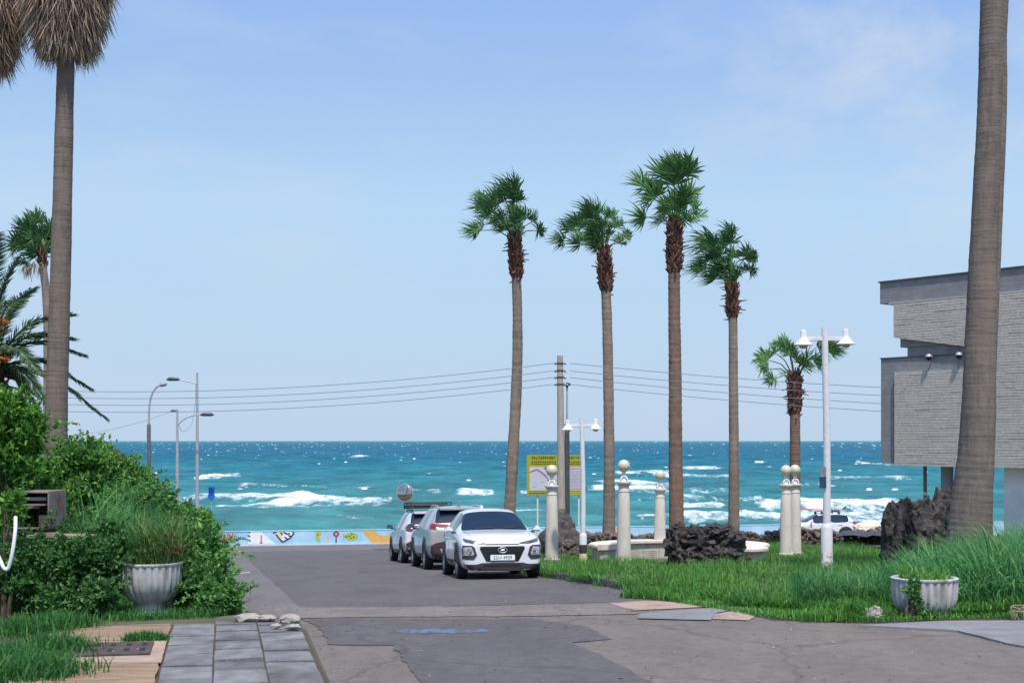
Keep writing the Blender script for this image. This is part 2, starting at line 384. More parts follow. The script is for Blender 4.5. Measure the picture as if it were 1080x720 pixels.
def copy_tree(o, parent=None):
    c = o.copy(); COL.objects.link(c)
    if parent is not None: c.parent = parent
    for ch in list(o.children): copy_tree(ch, c)
    return c
def spline(pts, n):
    pts = [Vector(p) for p in pts]; out = []
    P = [pts[0] * 2 - pts[1]] + pts + [pts[-1] * 2 - pts[-2]]
    for i in range(1, len(P) - 2):
        for k in range(n):
            t = k / n; a, b, c, d = P[i - 1:i + 3]
            out.append(.5 * ((2 * b) + (c - a) * t + (2 * a - 5 * b + 4 * c - d) * t * t + (3 * b - a - 3 * c + d) * t ** 3))
    out.append(pts[-1]); return out
def fnoise(p, sc=1.0, seed=0):
    from mathutils import noise
    return noise.fractal(Vector(p) * sc + Vector((seed * 17.3, seed * 7.1, 3.3)), 1.0, 2.0, 4)
# ------------------------------------------------------------------ ground sheets
def sheet(name, poly, z, mat, edge=0.0, label=None, kind='structure', wob=0.0, skirt=None, seed=1):
    """poly in road coordinates (s, t); follows the slope exactly because it is cut at the slope's knots."""
    pts = list(poly)
    if wob:
        q = []
        rr = random.Random(seed)
        for i, p in enumerate(pts):
            b = pts[(i + 1) % len(pts)]; d = math.hypot(b[0] - p[0], b[1] - p[1]); n = max(1, int(d / .16))
            n = min(n, 120)
            for k in range(n):
                f = k / n; x = p[0] + (b[0] - p[0]) * f; y = p[1] + (b[1] - p[1]) * f
                w = wob * (.6 * fnoise((x, y, seed), 2.2) + .5 * fnoise((x, y, seed + 5), 7)) * (1 if k else .3)
                nx, ny = -(b[1] - p[1]) / (d + 1e-6), (b[0] - p[0]) / (d + 1e-6)
                q.append((x + nx * w, y + ny * w))
        pts = q
    bm = bmesh.new()
    f = bm.faces.new([bm.verts.new((s, t, 0)) for s, t in pts])
    bmesh.ops.triangulate(bm, faces=[f])
    for s, _ in KN:
        bmesh.ops.bisect_plane(bm, geom=bm.verts[:] + bm.edges[:] + bm.faces[:], plane_co=(s, 0, 0), plane_no=(1, 0, 0))
    for v in bm.verts:
        s, t = v.co.x, v.co.y; x, y = xy(s, t); v.co = (x, y, zs(s) + z)
    if skirt:
        be = [e for e in bm.edges if len(e.link_faces) == 1]
        r = bmesh.ops.extrude_edge_only(bm, edges=be)
        for v in r['geom']:
            if isinstance(v, bmesh.types.BMVert): v.co.z -= skirt
    bmesh.ops.recalc_face_normals(bm, faces=bm.faces)
    me = bpy.data.meshes.new(name); bm.to_mesh(me); bm.free()
    if not skirt and me.polygons and me.polygons[0].normal.z < 0: me.flip_normals()
    finish(me, mat, None)
    o = link(bpy.data.objects.new(name, me)); o['kind'] = kind
    return o
ss = [k[0] for k in KN]
sheet('ground', [(-120, -220), (100, -220), (100, 220), (-120, 220)], 0, M['ground'])
sheet('road', [(-20, 1.0), (17.6, 1.0), (19, .25), (66, 0), (66, -90), (83.2, -90), (83.2, 110), (68, 110), (68, 7.0), (22, 7.0), (20.5, 6.75), (17.2, 6.9), (16.6, 8), (16.3, 60), (-20, 60)], .004, M['asph_near'])
sheet('road_main_surface', [(20.7, 1.15), (66, .75), (66, 6.98), (22, 6.98), (20.8, 6.4)], .008, M['asph_road'], wob=.05)
sheet('road_old_strip', [(20.7, .25), (66, .02), (66, .74), (20.7, 1.13)], .008, M['asph_left'])
sheet('road_coast_surface', [(66.01, -89), (83.1, -89), (83.1, 109), (68.01, 109), (68.01, 6.95), (66.01, 6.95)], .008, M['asph_coast'])
P = lambda *a: [hit_st(x, y) for x, y in a]
sheet('road_gutter', P((255, 646), (300, 641), (480, 640), (660, 637), (672, 648), (560, 650), (420, 651), (262, 653)), .012, M['gutter'], wob=.12, seed=3)
sheet('road_patch', P((316, 653), (420, 652.5), (560, 653), (618, 661), (646, 674.5), (604, 678), (645, 697), (690, 722), (445, 722), (415, 681), (346, 680), (338, 662)), .012, M['asph_patch'], wob=.08, seed=4)
sheet('road_blue_marking', P((415, 664.5), (510, 663.8), (516, 667), (480, 669), (418, 668)), .016, M['paint_blue'], wob=.03)
sheet('road_white_marking', P((236, 605.5), (264, 603.2), (264, 604.2), (236, 606.6)), .016, M['road_white'], wob=.02)
# sidewalk slabs, each cast slightly uneven
def slabs(name, s0, s1, t0, t1, ns, nt_, z, gap, mat, tgap=.018, tilt=.006, h=.05, seed=1, skip=(), wob=.012):
    rr = random.Random(seed); mb = MB()
    ds = (s1 - s0) / ns; dt = (t1 - t0) / nt_
    for i in range(ns):
        for j in range(nt_):
            if (i, j) in skip: continue
            off = (ds * .45 if j == 1 else (ds * .2 if j == 2 else 0))
            a, b = s0 + i * ds + gap / 2 + off, s0 + (i + 1) * ds - gap / 2 + off; c, d = t0 + j * dt + tgap / 2, t0 + (j + 1) * dt - tgap / 2
            b = min(b, s1 + .1 * j - .02)
            if b - a < .15: continue
            cs = [(a, c), (a, d), (b, d), (b, c)]; vt = []; vb = []
            dz = rr.uniform(-.006, .006); gx, gy = rr.uniform(-tilt, tilt), rr.uniform(-tilt, tilt)
            for s, t in cs:
                s += rr.uniform(-wob, wob) * .5; t += rr.uniform(-wob, wob) * .5
                x, y = xy(s, t); zz = zs(s) + z + dz + gx * (s - a) / ds + gy * (t - c) / dt
                vt.append((x, y, zz)); vb.append((x, y, zz - h))
            mb.add(vt + vb, [(0, 1, 2, 3), (7, 6, 5, 4), (0, 4, 5, 1), (1, 5, 6, 2), (2, 6, 7, 3), (3, 7, 4, 0)])
    o = mb.build(name, mat, bevel=.006, smooth=30); o['kind'] = 'structure'; return o
slabs('sidewalk', 9.2, 18.35, -.6, .93, 12, 3, .055, .055, M['slab'], tgap=.016, tilt=.014, seed=5)
sheet('sidewalk_bedding', [(9.2, -.62), (18.3, -.62), (18.3, .96), (9.2, .99)], .024, M['soil'], skirt=.03)
bp = P((76, 722), (185, 722), (187, 700), (196, 657), (118, 655), (80, 676))
sheet('brown_pavement', [(9.2, -2.0), (18.2, -2.0), (18.35, -.63), (9.2, -.63)], .045, M['brownpave'], skirt=.06, wob=.03)
sheet('grate_surround', P((66, 681), (176, 680), (170, 703), (56, 703)), .052, M['peach'], wob=.01, skirt=.01)
sheet('peach_pavement', P((640, 636.5), (680, 634), (790, 638), (700, 643), (668, 644.5)), .016, M['peach'], wob=.05, seed=8)
sheet('dark_pavement', P((672, 653), (676, 648), (700, 645.5), (770, 640.5), (790, 641), (756, 647), (750, 655)), .020, M['greypave'], wob=.03, seed=9)
sheet('peach_pavement_corner', P((748, 653.5), (756, 648), (790, 642), (800, 648), (790, 655)), .016, M['peach'], wob=.04, seed=10)
sheet('grey_walkway', P((905, 661), (1000, 656.5), (1300, 655), (1300, 700), (1120, 690), (1060, 680), (1010, 667)), .03, M['greypave'], wob=.05, skirt=.04, seed=12)
# drain grate
p = hit(118, 690); g = empty('drain_grate', (p.x, p.y, p.z + .056), A, 'rusty iron drain grate with rows of holes set in the brown pavement', 'drain grate')
W, D = .84, .92; mb = MB()
mb.box((0, 0, .008), (W, D, .02)); mb.build('plate', M['iron'], g, bevel=.004)
for i in range(5):
    for k in (-1, 1): mb = MB(); mb.box((-W / 2 + W * (i + .55) / 5.1, k * .2 + .03, .0165), (.055, .2, .007), .5 * k * 0); mb.build('slot', M['dark'], g, smooth=None)

# kerb stones along the verge
mb = MB(); rr = random.Random(3)
s = 21.2
while s < 56:
    L = rr.uniform(.75, 1.05); tt = 7.06 + .03 * math.sin(s)
    if s < 22.5: tt += .0
    a, b = s, s + L - .02
    vs = []
    for q in (0, 1):
        for (sx, tx) in ((a, tt - .07), (a, tt + .09), (b, tt + .09), (b, tt - .07)):
            x, y = xy(sx, tx + (.015 if q and tx < tt else 0)); vs.append((x, y, zs(sx) + (.135 + rr.uniform(-.012, .012) if q else -.03)))
    mb.add(vs, [(3, 2, 1, 0), (4, 5, 6, 7), (0, 1, 5, 4), (1, 2, 6, 5), (2, 3, 7, 6), (3, 0, 4, 7)])
    s += L
o = mb.build('kerb', M['kerb'], bevel=.015); o['kind'] = 'structure'
sheet('verge_soil', [(21.2, 7.13), (56, 7.13), (62, 12), (62, 60), (17.2, 60), (17.2, 9.6), (17.6, 8.0), (18.6, 7.3)], VERGE, M['ground'], skirt=.14, wob=.06)

# ------------------------------------------------------------------ sea
SEA = -7.0
def build_sea():
    rows = 95 * 1.0042 ** np.arange(0, 1400); rows = rows[rows < 32000]; nc = 300
    ang = np.linspace(-.62, .62, nc)
    Yg = np.repeat(rows[:, None], nc, 1); Xg = Yg * ang[None, :]
    H = np.zeros_like(Yg)
    rg = np.random.default_rng(4)
    for lam, amp in ((34, .28), (21, .20), (13, .14), (8, .09), (5, .05)):
        for _ in range(3):
            th = rg.normal(.15, .35); k = 2 * PI / lam
            kx, ky = math.sin(th) * k, math.cos(th) * k
            ph = rg.uniform(0, 6.28)
            w = np.sin(kx * Xg + ky * Yg + ph + .6 * np.sin(Xg * .021 + ph) + .4 * np.sin(Yg * .017 + Xg * .05))
            H += amp * .6 * (1.2 * np.abs(w) ** 1.4 * np.sign(w))
    H *= np.clip(1.2 - Yg / 2600, .25, 1)
    foam = np.zeros_like(Yg)
    def n1(x, sd): return .5 * np.sin(x * 1.0 + sd) + .3 * np.sin(x * 2.3 + sd * 2.1) + .2 * np.sin(x * 5.1 + sd * .7)
    def breaker(px0, px1, py, thick, hgt=.9, amt=1.0, tilt=0.0, sd=1.0):
        Yc = F * (CAMZ - SEA) / (py - HZ); dpx = Yc * Yc / (F * (CAMZ - SEA))
        x0, x1 = (px0 - 540) / F * Yc, (px1 - 540) / F * Yc
        w = thick * dpx
        u = (Xg - x0) / (x1 - x0)
        yc = Yc + tilt * dpx * (u - .5) + w * .45 * n1(Xg * .35 * 200 / Yc, sd)
        env = np.clip(np.minimum(u, 1 - u) * 7, 0, 1); env = env * env * (3 - 2 * env) * (.86 + .22 * n1(Xg * .22 * 220 / Yc, sd * 1.7))
        d = (Yg - yc) / w
        foam[:] = np.maximum(foam, amt * np.clip(env, 0, 1.2) * np.exp(-(np.where(d > 0, d * 1.9, d * .9)) ** 2))
        H[:] += .7 * hgt * np.clip(env, 0, 1) * np.exp(-((Yg - yc - .3 * w) / (w * .5)) ** 2)
    B = breaker
    B(190, 345, 524.5, 3.4, .9, 1.1, -2, 1); B(275, 425, 529, 3.2, .9, 1.1, 2, 2); B(205, 420, 532.5, 2.6, .2, .62, 0, 3)
    B(210, 246, 503.5, 2.6, 1.3, 1.2, 0, 4); B(372, 390, 481, .8, 1.2, 1.2, 0, 5); B(372, 396, 514, 1.4, .6, 1.0, 0, 6)
    B(478, 526, 519, 2.6, .9, 1.15, 0, 7); B(545, 580, 521, 2.4, .4, .8, 0, 8)
    B(644, 712, 500.5, 1.8, .6, .95, -2, 9); B(612, 706, 515, 3.2, .9, 1.15, 1, 10); B(712, 766, 494, 1.4, .7, 1.0, 0, 11)
    B(700, 790, 502, 2.0, .2, .6, 1, 12); B(712, 765, 534, 1.6, .7, 1.05, 0, 13); B(660, 800, 547.5, 3.2, .8, 1.2, 1, 14); B(780, 822, 549.5, 1.4, .4, 1.0, 0, 15)
    B(790, 842, 534.5, 2.6, 1.0, 1.15, 3, 16); B(825, 945, 533, 5.2, 1.1, 1.3, 1, 17); B(835, 960, 542, 6, .5, 1.1, 0, 18); B(850, 950, 550, 4, .3, .9, 0, 19)
    B(797, 813, 488.5, .9, 1.0, 1.2, 0, 20); B(908, 926, 489, .9, 1.0, 1.2, 0, 21); B(800, 811, 492.5, .8, .6, 1.1, 0, 22)
    B(715, 790, 517, 3.5, .1, .5, 0, 23); B(800, 900, 512, 2.5, .2, .5, 0, 24); B(225, 420, 546, 3, .1, .36, 0, 25); B(640, 780, 528, 3, .2, .45, 0, 26); B(140, 215, 533, 3, .3, .8, 0, 27)
    B(185, 426, 526.3, 1.7, .5, 1.0, 0, 31); B(235, 426, 530.6, 1.5, .4, .95, 0, 32); B(425, 470, 518, 1.5, .5, 1.0, 0, 33); B(640, 724, 498, 1.2, .4, .95, 0, 34); B(618, 716, 511, 1.5, .4, .95, 0, 35)
    B(690, 955, 548.8, 1.5, .4, 1.0, 0, 36); B(800, 960, 528.5, 2, .6, 1.05, 0, 37); B(480, 640, 540, 1.2, .2, .7, 0, 38); B(700, 830, 525, 1.2, .3, .75, 0, 39); B(230, 420, 513, 1.0, .2, .6, 0, 40); B(860, 960, 505, 1, .3, .8, 0, 41)
    Z = SEA + H
    Vt = np.stack([Xg, Yg, Z], -1).reshape(-1, 3)
    nr = len(rows); i = np.arange(nr - 1)[:, None] * nc + np.arange(nc - 1)[None, :]
    Fc = np.stack([i, i + 1, i + nc + 1, i + nc], -1).reshape(-1, 4)
    o = npmesh('sea_water', Vt, Fc, sea_mat(), smooth=180); o['kind'] = 'structure'
    at_ = o.data.attributes.new('foam', 'FLOAT', 'POINT'); at_.data.foreach_set('value', foam.ravel().astype(np.float32))
def sea_mat():
    m, nt, b = new_mat('sea_water')
    ge = N(nt, 'ShaderNodeNewGeometry'); sx = N(nt, 'ShaderNodeSeparateXYZ'); nt.links.new(ge.outputs['Position'], sx.inputs[0])
    lg = math_(nt, 'LOGARITHM', sx.outputs['Y'], 10.0)           # 2.1 .. 4.4
    f = math_(nt, 'DIVIDE', math_(nt, 'SUBTRACT', lg, 2.0), 2.5)
    mp = N(nt, 'ShaderNodeMapping'); mp.inputs['Scale'].default_value = (.012, .0035, 1); nt.links.new(ge.outputs['Position'], mp.inputs[0])
    n0 = N(nt, 'ShaderNodeTexNoise', Scale=1, Detail=5); nt.links.new(mp.outputs[0], n0.inputs['Vector'])
    f2 = math_(nt, 'ADD', f, math_(nt, 'MULTIPLY', math_(nt, 'SUBTRACT', n0.outputs[0], .5), .16))
    col = ramp(nt, f2, SEA_STOPS)
    mp2 = N(nt, 'ShaderNodeMapping'); mp2.inputs['Scale'].default_value = (.10, .022, 1); nt.links.new(ge.outputs['Position'], mp2.inputs[0])
    n1 = N(nt, 'ShaderNodeTexNoise', Scale=1, Detail=8, Roughness=.68); nt.links.new(mp2.outputs[0], n1.inputs['Vector'])
    col = mixc(nt, 1.0, col, ramp(nt, n1.outputs[0], [(.28, .52), (.5, 1.0), (.72, 1.6)]), 'MULTIPLY')  # wave shading painted into the water colour: darker streaks for the troughs
    # foam
    fo = N(nt, 'ShaderNodeAttribute', attribute_name='foam')
    mp3 = N(nt, 'ShaderNodeMapping'); mp3.inputs['Scale'].default_value = (.75, .3, 1); nt.links.new(ge.outputs['Position'], mp3.inputs[0])
    n2 = N(nt, 'ShaderNodeTexNoise', Scale=1, Detail=8, Roughness=.7); nt.links.new(mp3.outputs[0], n2.inputs['Vector'])
    s_ = math_(nt, 'ADD', math_(nt, 'MULTIPLY', fo.outputs['Fac'], .95), math_(nt, 'MULTIPLY', math_(nt, 'SUBTRACT', n2.outputs[0], .5), 2.3))
    k = ramp(nt, s_, [(.40, 0.0), (.62, .42), (.95, .95)])
    fc = ramp(nt, n1.outputs[0], [(.35, (.52, .62, .66)), (.6, (.82, .84, .86))]); col = mixc(nt, k, col, fc)  # foam white with grey-blue shading put into its colour
    nt.links.new(col, b.inputs['Base Color'])
    nt.links.new(math_(nt, 'MAXIMUM', math_(nt, 'MULTIPLY', k, .9), .38), b.inputs['Roughness'])
    b.inputs['IOR'].default_value = 1.33; b.inputs['Specular IOR Level'].default_value = .08
    mp4 = N(nt, 'ShaderNodeMapping'); mp4.inputs['Scale'].default_value = (.5, .32, 1); nt.links.new(ge.outputs['Position'], mp4.inputs[0])
    n3 = N(nt, 'ShaderNodeTexNoise', Scale=1, Detail=6, Roughness=.65); nt.links.new(mp4.outputs[0], n3.inputs['Vector'])
    bp = N(nt, 'ShaderNodeBump', Strength=.9, Distance=1.0); nt.links.new(n3.outputs[0], bp.inputs['Height']); nt.links.new(bp.outputs[0], b.inputs['Normal'])
    return m
SEA_STOPS = [(.06, (.046, .180, .180)), (.17, (.030, .160, .178)), (.27, (.012, .132, .170)), (.36, (.003, .102, .160)), (.52, (.001, .086, .145)), (.66, (.002, .105, .160)), (.76, (.006, .16, .19)), (1, (.008, .18, .20))]
build_sea()
# whitecaps: small breaking crests standing on the water
def whitecaps():
    rg = np.random.default_rng(21); Vs = []; Fs = []
    for _ in range(620):
        y = 464.5 + 1.2 + 26 * rg.beta(.9, 2.2)
        if rg.random() < .06: y = 464.5 + rg.uniform(4, 55)
        Y = F * 9.3 / (y - HZ); X = rg.uniform(-.45, .45) * Y
        pxw = rg.lognormal(.25, .55); w = min(pxw * Y / F, 26); w = max(w, 1.2)
        h = max(min(.10 * w, .8), .15) * rg.uniform(.4, 1.1); dp = w * rg.uniform(.5, 1.3)
        n = 8; o = len(Vs); sk = rg.uniform(-.25, .25)
        for i in range(n + 1):
            t = i / n; e = math.sin(PI * t) ** .7; x = X + (t - .5) * w; j = rg.uniform(.6, 1.25)
            yy = Y + sk * (t - .5) * w
            Vs += [(x, yy - dp * e * .5, SEA - .3), (x, yy, SEA + .25 + h * e * j), (x, yy + dp * e * .5 + .1, SEA - .3)]
        for i in range(n):
            a = o + i * 3; Fs += [(a, a + 3, a + 4, a + 1), (a + 1, a + 4, a + 5, a + 2)]
    m = pmat('foam_white', (.78, .82, .85), (.70, .78, .82), .8, .9)
    o = npmesh('whitecaps', Vs, Fs, m, smooth=180); o['kind'] = 'stuff'
    tag(o, 'white foam caps scattered over the wind-blown sea', 'whitecaps')
whitecaps()
# ------------------------------------------------------------------ foliage helpers
def leaves_np(pos, d, w, L, W, fold=.25):
    d = d / np.linalg.norm(d, axis=1, keepdims=True); w = w - d * (w * d).sum(1, keepdims=True); w /= np.linalg.norm(w, axis=1, keepdims=True) + 1e-9
    n = np.cross(d, w); L = L[:, None]; W = W[:, None]
    mid = pos + d * L * .45
    V4 = np.stack([pos, mid + w * W * .5 + n * W * fold, pos + d * L, mid - w * W * .5 + n * W * fold], 1)
    k = len(pos); i = np.arange(k)[:, None] * 4
    return V4.reshape(-1, 3), np.concatenate([i + np.array([[0, 1, 2]]), i + np.array([[0, 2, 3]])], 0)
def cloud(blobs, n, size, seed, clump=.3, up=.3, ncl=60, sag=.2, ar=.5, inner=.55, sprays=0):
    """blobs: (cx,cy,cz, rx,ry,rz, weight) ; leaves gathered in clumps near the blob surface."""
    rg = np.random.default_rng(seed); Ps = []; Ds = []
    tot = sum(b[6] for b in blobs)
    for b in blobs:
        c = np.array(b[:3]); r = np.array(b[3:6]); m = int(n * b[6] / tot); nc = max(8, int(ncl * b[6] / tot))
        dirs = rg.normal(size=(nc, 3)); dirs[:, 2] = dirs[:, 2] * .9 + .25; dirs /= np.linalg.norm(dirs, axis=1, keepdims=True)
        cen = dirs * (inner + (1.08 - inner) * rg.random((nc, 1)) ** .5)
        sz = rg.uniform(.6, 1.4, nc) * clump
        k = rg.integers(0, nc, m)
        off = rg.normal(size=(m, 3)) * sz[k][:, None] * .6
        p = cen[k] + off / r * r.mean()
        Ps.append(c + p * r); dd = dirs[k] * .7 + rg.normal(size=(m, 3)) * .6 + np.array([0, 0, up - sag]); Ds.append(dd)
    P_ = np.concatenate(Ps); D = np.concatenate(Ds)
    L = rg.uniform(.5, 1.5, len(P_)) * size; W = L * ar * rg.uniform(.7, 1.2, len(P_))
    if sprays:
        q1, q2, q3, q4 = [], [], [], []
        for b in blobs:
            c = np.array(b[:3]); r = np.array(b[3:6])
            for _ in range(int(sprays * b[6] / tot)):
                d0 = rg.normal(size=3); d0[2] = abs(d0[2]) * .9 + .1; d0 /= np.linalg.norm(d0); p = c + d0 * r * rg.uniform(.75, 1.0)
                g = d0 * .8 + rg.normal(size=3) * .45 + np.array([0, 0, .55]); g /= np.linalg.norm(g); ln = rg.uniform(.18, .62) * (1.5 if rg.random() < .12 else 1)
                m = int(ln / size * 5) + 3
                for i in range(m):
                    t = (i + rg.random()) / m; pp = p + g * ln * t + np.array([0, 0, -.35 * ln * t * t]); sd = rg.normal(size=3)
                    q1.append(pp); q2.append(g * .7 + sd * .8); l_ = size * rg.uniform(.6, 1.3) * (1.1 - .5 * t); q3.append(l_); q4.append(l_ * ar)
        P_ = np.concatenate([P_, np.array(q1)]); D = np.concatenate([D, np.array(q2)]); L = np.concatenate([L, np.array(q3)]); W = np.concatenate([W, np.array(q4)])
    return leaves_np(P_, D, rg.normal(size=P_.shape), L, W)
def blades_np(root, L, W, lean, curv, az, k=4, seed=0):
    """grass blades: root (n,3); lean angle at base; curvature bends outwards and down."""
    n = len(root); dx, dy = np.cos(az), np.sin(az)
    P_ = [root]; ang = lean.copy(); cur = root.copy(); pts = [cur.copy()]
    for i in range(k):
        st_ = (L / k)[:, None] * np.stack([np.sin(ang) * dx, np.sin(ang) * dy, np.cos(ang)], 1)
        cur = cur + st_; pts.append(cur.copy()); ang = ang + curv / k * (1 + i * .5)
    sd = np.stack([-dy, dx, np.zeros(n)], 1)
    tw = np.random.default_rng(seed).uniform(-.8, .8, n); sd = sd * np.cos(tw)[:, None] + np.stack([dx, dy, np.zeros(n)], 1) * np.sin(tw)[:, None]
    vs = []
    for i, p in enumerate(pts):
        w = (W * (1 - (i / k) ** 1.6) * .5 + .0008)[:, None]
        vs += [p - sd * w, p + sd * w]
    Vt = np.stack(vs, 1); m = 2 * (k + 1); b = np.arange(n)[:, None] * m
    Fc = np.concatenate([b + np.array([[2 * i, 2 * i + 1, 2 * i + 3, 2 * i + 2]]) for i in range(k)], 0)
    return Vt.reshape(-1, 3), Fc
ZS = np.array(KN)
def zs_np(x, y):
    s = x * U.x + y * U.y; return np.interp(s, ZS[:, 0], ZS[:, 1])

# ------------------------------------------------------------------ fan palms
def fan(mb, c, d, nrm, R, rr, spread=1.9, nseg=24, wind=Vector((-.25, 0, .0)), droop=.25):
    d = Vector(d).normalized(); nrm = Vector(nrm); nrm = (nrm - d * nrm.dot(d)).normalized(); sd = d.cross(nrm)
    dth = 2 * spread / nseg
    for i in range(nseg):
        th = -spread + dth * (i + .5) + rr.uniform(-.09, .09)
        L = R * (1 - .28 * (abs(th) / spread) ** 2) * rr.uniform(.7, 1.12)
        dr = d * math.cos(th) + sd * math.sin(th); dr = (dr + nrm * (.12 * (1 if i % 2 else -1) + .18 + rr.uniform(-.22, .22))).normalized()
        wd = nrm.cross(dr).normalized()
        w1 = L * .5 * dth * .70
        m1 = c + dr * L * .48
        bend = wind * rr.uniform(.1, 1.5) * R + Vector((rr.uniform(-.12, .12), 0, rr.uniform(-.12, .12))) * R + Vector((0, 0, -droop * rr.uniform(.5, 1.4) * R))
        m2 = c + dr * L * .78 + bend * .3; tp = c + dr * L + bend
        o = len(mb.v)
        mb.v += [tuple(c), tuple(m1 - wd * w1), tuple(m1 + wd * w1), tuple(m2 - wd * w1 * .55), tuple(m2 + wd * w1 * .55), tuple(tp)]
        mb.f += [[o, o + 1, o + 2], [o + 1, o + 3, o + 4, o + 2], [o + 3, o + 5, o + 4]]; mb.mi += [0, 0, 0]
def trunk_mesh(mb, path, radii, rings, n=20, seed=0, amp=.035):
    pts = spline(path, max(2, rings // (len(path) - 1)))
    m = len(pts); rs = np.interp(np.linspace(0, 1, m), np.linspace(0, 1, len(radii)), radii); rr = random.Random(seed)
    ring = [1 + amp * (rr.uniform(-.6, .6) + (.8 if i % 3 == 0 else -.3)) for i in range(m)]
    mb.tube(pts, list(rs), n, wob=lambda i, k: ring[i] * (1 + .02 * math.sin(k * 2.4 + i * .3)))
    return pts, rs
def boots(mb, pts, rs, seed, per=12, length=.27):
    rr = random.Random(seed); a0 = 0
    L = [0]
    for a, b in zip(pts, pts[1:]): L.append(L[-1] + (b - a).length)
    nlev = int(L[-1] / .085)
    for q in range(nlev):
        l = L[-1] * q / max(1, nlev - 1); i = min(len(pts) - 2, max(0, int(np.searchsorted(L, l)) - 1)); f = (l - L[i]) / max(1e-6, L[i + 1] - L[i])
        p = pts[i].lerp(pts[i + 1], min(1, f)); r = np.interp(l, L, rs)
        a0 += .55
        for k in range(per):
            w = a0 + 2 * PI * k / per + rr.uniform(-.15, .15); o = Vector((math.cos(w), math.sin(w), 0)); tg = Vector((-o.y, o.x, 0))
            ln = length * rr.uniform(.6, 1.25); dn = (o * rr.uniform(.28, .75) + Vector((0, 0, rr.uniform(.7, 1)))).normalized()
            if rr.random() < .06: dn = (o * 1.0 + Vector((0, 0, rr.uniform(-.4, .2)))).normalized(); ln *= 1.3
            b = p + o * r * .85; wv = r * .30 * rr.uniform(.6, 1.1)
            e = b + dn * ln; up = dn.cross(tg) * .035
            mb.add([b - tg * wv - up, b + tg * wv - up, b + tg * wv + up, b - tg * wv + up, e - tg * wv * .45 - up * .4, e + tg * wv * .45 - up * .4, e + tg * wv * .45 + up * .4, e - tg * wv * .45 + up * .4],
                   [(0, 1, 5, 4), (1, 2, 6, 5), (2, 3, 7, 6), (3, 0, 4, 7), (4, 5, 6, 7)])
def fan_palm(Y, path_px, radii_px, boot_n, boot_px, fans, label, group, seed, mat_t, mat_f, R0=.8, extra=8, zoff=VERGE, wind=Vector((-.3, 0, 0)), top_leaf=True):
    sc_ = Y / F; rr = random.Random(seed)
    pts = [at(px, py, Y) for px, py in path_px]
    gb = gnd(path_px[0][0], Y, zoff)
    base = Vector((pts[0].x, Y, gb.z)); pts[0] = Vector((pts[0].x, Y, gb.z - .05))
    root = empty('palm_tree', base, 0, label, 'palm tree', group)
    loc = [p - base for p in pts]; rad = [r * sc_ for r in radii_px]
    mb = MB(); tp, rs = trunk_mesh(mb, loc, rad, 150, seed=seed); mb.build('trunk', mat_t, root, smooth=50)
    top = loc[-1]
    H = sum((b - a).length for a, b in zip(tp, tp[1:])); bl = boot_n * sc_
    acc = 0; k = len(tp) - 1
    while k > 0 and acc < bl: acc += (tp[k] - tp[k - 1]).length; k -= 1
    bp_ = tp[k:]; n = len(bp_); brad = np.interp(np.linspace(0, 1, n), [0, .15, .5, .85, 1], [q * sc_ * .84 for q in boot_px])
    mb = MB(); mb.tube(bp_, list(brad * .8), 14); boots(mb, bp_, brad * .92, seed + 1); mb.build('leaf_bases', M['boots'], root, smooth=None)
    mb = MB()
    cb = top + Vector((0, 0, -.1))
    specs = []
    for (dx, dy, q) in fans: specs.append((Vector((dx * sc_, rr.uniform(-.9, .9), dy * sc_)), q))
    for _ in range(extra):
        w = rr.uniform(0, 2 * PI); e = rr.uniform(-.1, 1.2); l = rr.uniform(.5, 1.25)
        v = Vector((math.cos(w) * math.cos(e) * .55 * l, math.sin(w) * math.cos(e) * 1.2 * l, math.sin(e) * l * 1.2 + .15)); specs.append((v, rr.uniform(.65, .95)))
    for v, q in specs:
        R = R0 * q * 1.12; out = v.normalized(); c = cb + v - out * R * .3
        mid = cb.lerp(c, .5) + Vector((0, 0, .12 * v.length))
        mb.tube([cb + Vector((out.x, out.y, 0)) * .08, mid, c], [.03, .022, .014], 5)
        dirn = (out + wind * .45 + Vector((0, 0, rr.uniform(-.15, .2)))).normalized()
        nrm = Vector((rr.uniform(-.7, .7), -1 if rr.random() < .7 else 1, rr.uniform(-.1, 1.0)))
        fan(mb, c, dirn, nrm, R, rr, spread=rr.uniform(1.3, 1.9), wind=wind, droop=rr.uniform(-.05, .25))
        for _ in range(2 if (q > .7 and rr.random() < .35) else 1):
            c2 = c + Vector((rr.uniform(-.22, .22), rr.uniform(-.35, .35), rr.uniform(-.2, .25)))
            n2 = Vector((rr.uniform(-.6, .6), rr.uniform(-1, -.5), rr.uniform(-.7, .9)))
            fan(mb, c2, dirn + Vector((rr.uniform(-.4, .4), 0, rr.uniform(-.35, .35))), n2, R * rr.uniform(.7, .98), rr, spread=rr.uniform(1.2, 1.7), wind=wind, droop=rr.uniform(-.05, .3))
    mb.build('crown', mat_f, root, smooth=None, fixn=False)
    return root
G = 'tall fan palms beside the beach road'
WL = Vector((-.35, 0, .05))
fan_palm(58, [(535.5, 581), (538, 530), (545, 400), (545.5, 320), (542.5, 250)], [7.2, 6.2, 5.6, 5, 5.2], 46, [4.5, 7.2, 7.5, 6.6, 5],
         [(-3, 52, 1.05), (3, 44, .9), (-20, 42, .95), (-33, 42, .85), (-27, 30, .8), (-42, 8, .8), (-18, 23, .7), (2, 33, .8), (15, 24, .75), (29, 13, .72), (6, 14, .6), (-12, 50, .8), (22, 22, .5)],
         'slender fan palm rising directly behind the white car that faces us, trunk leaning right', G, 31, M['trunk'], M['fan_dark'], .82, 5, wind=WL)
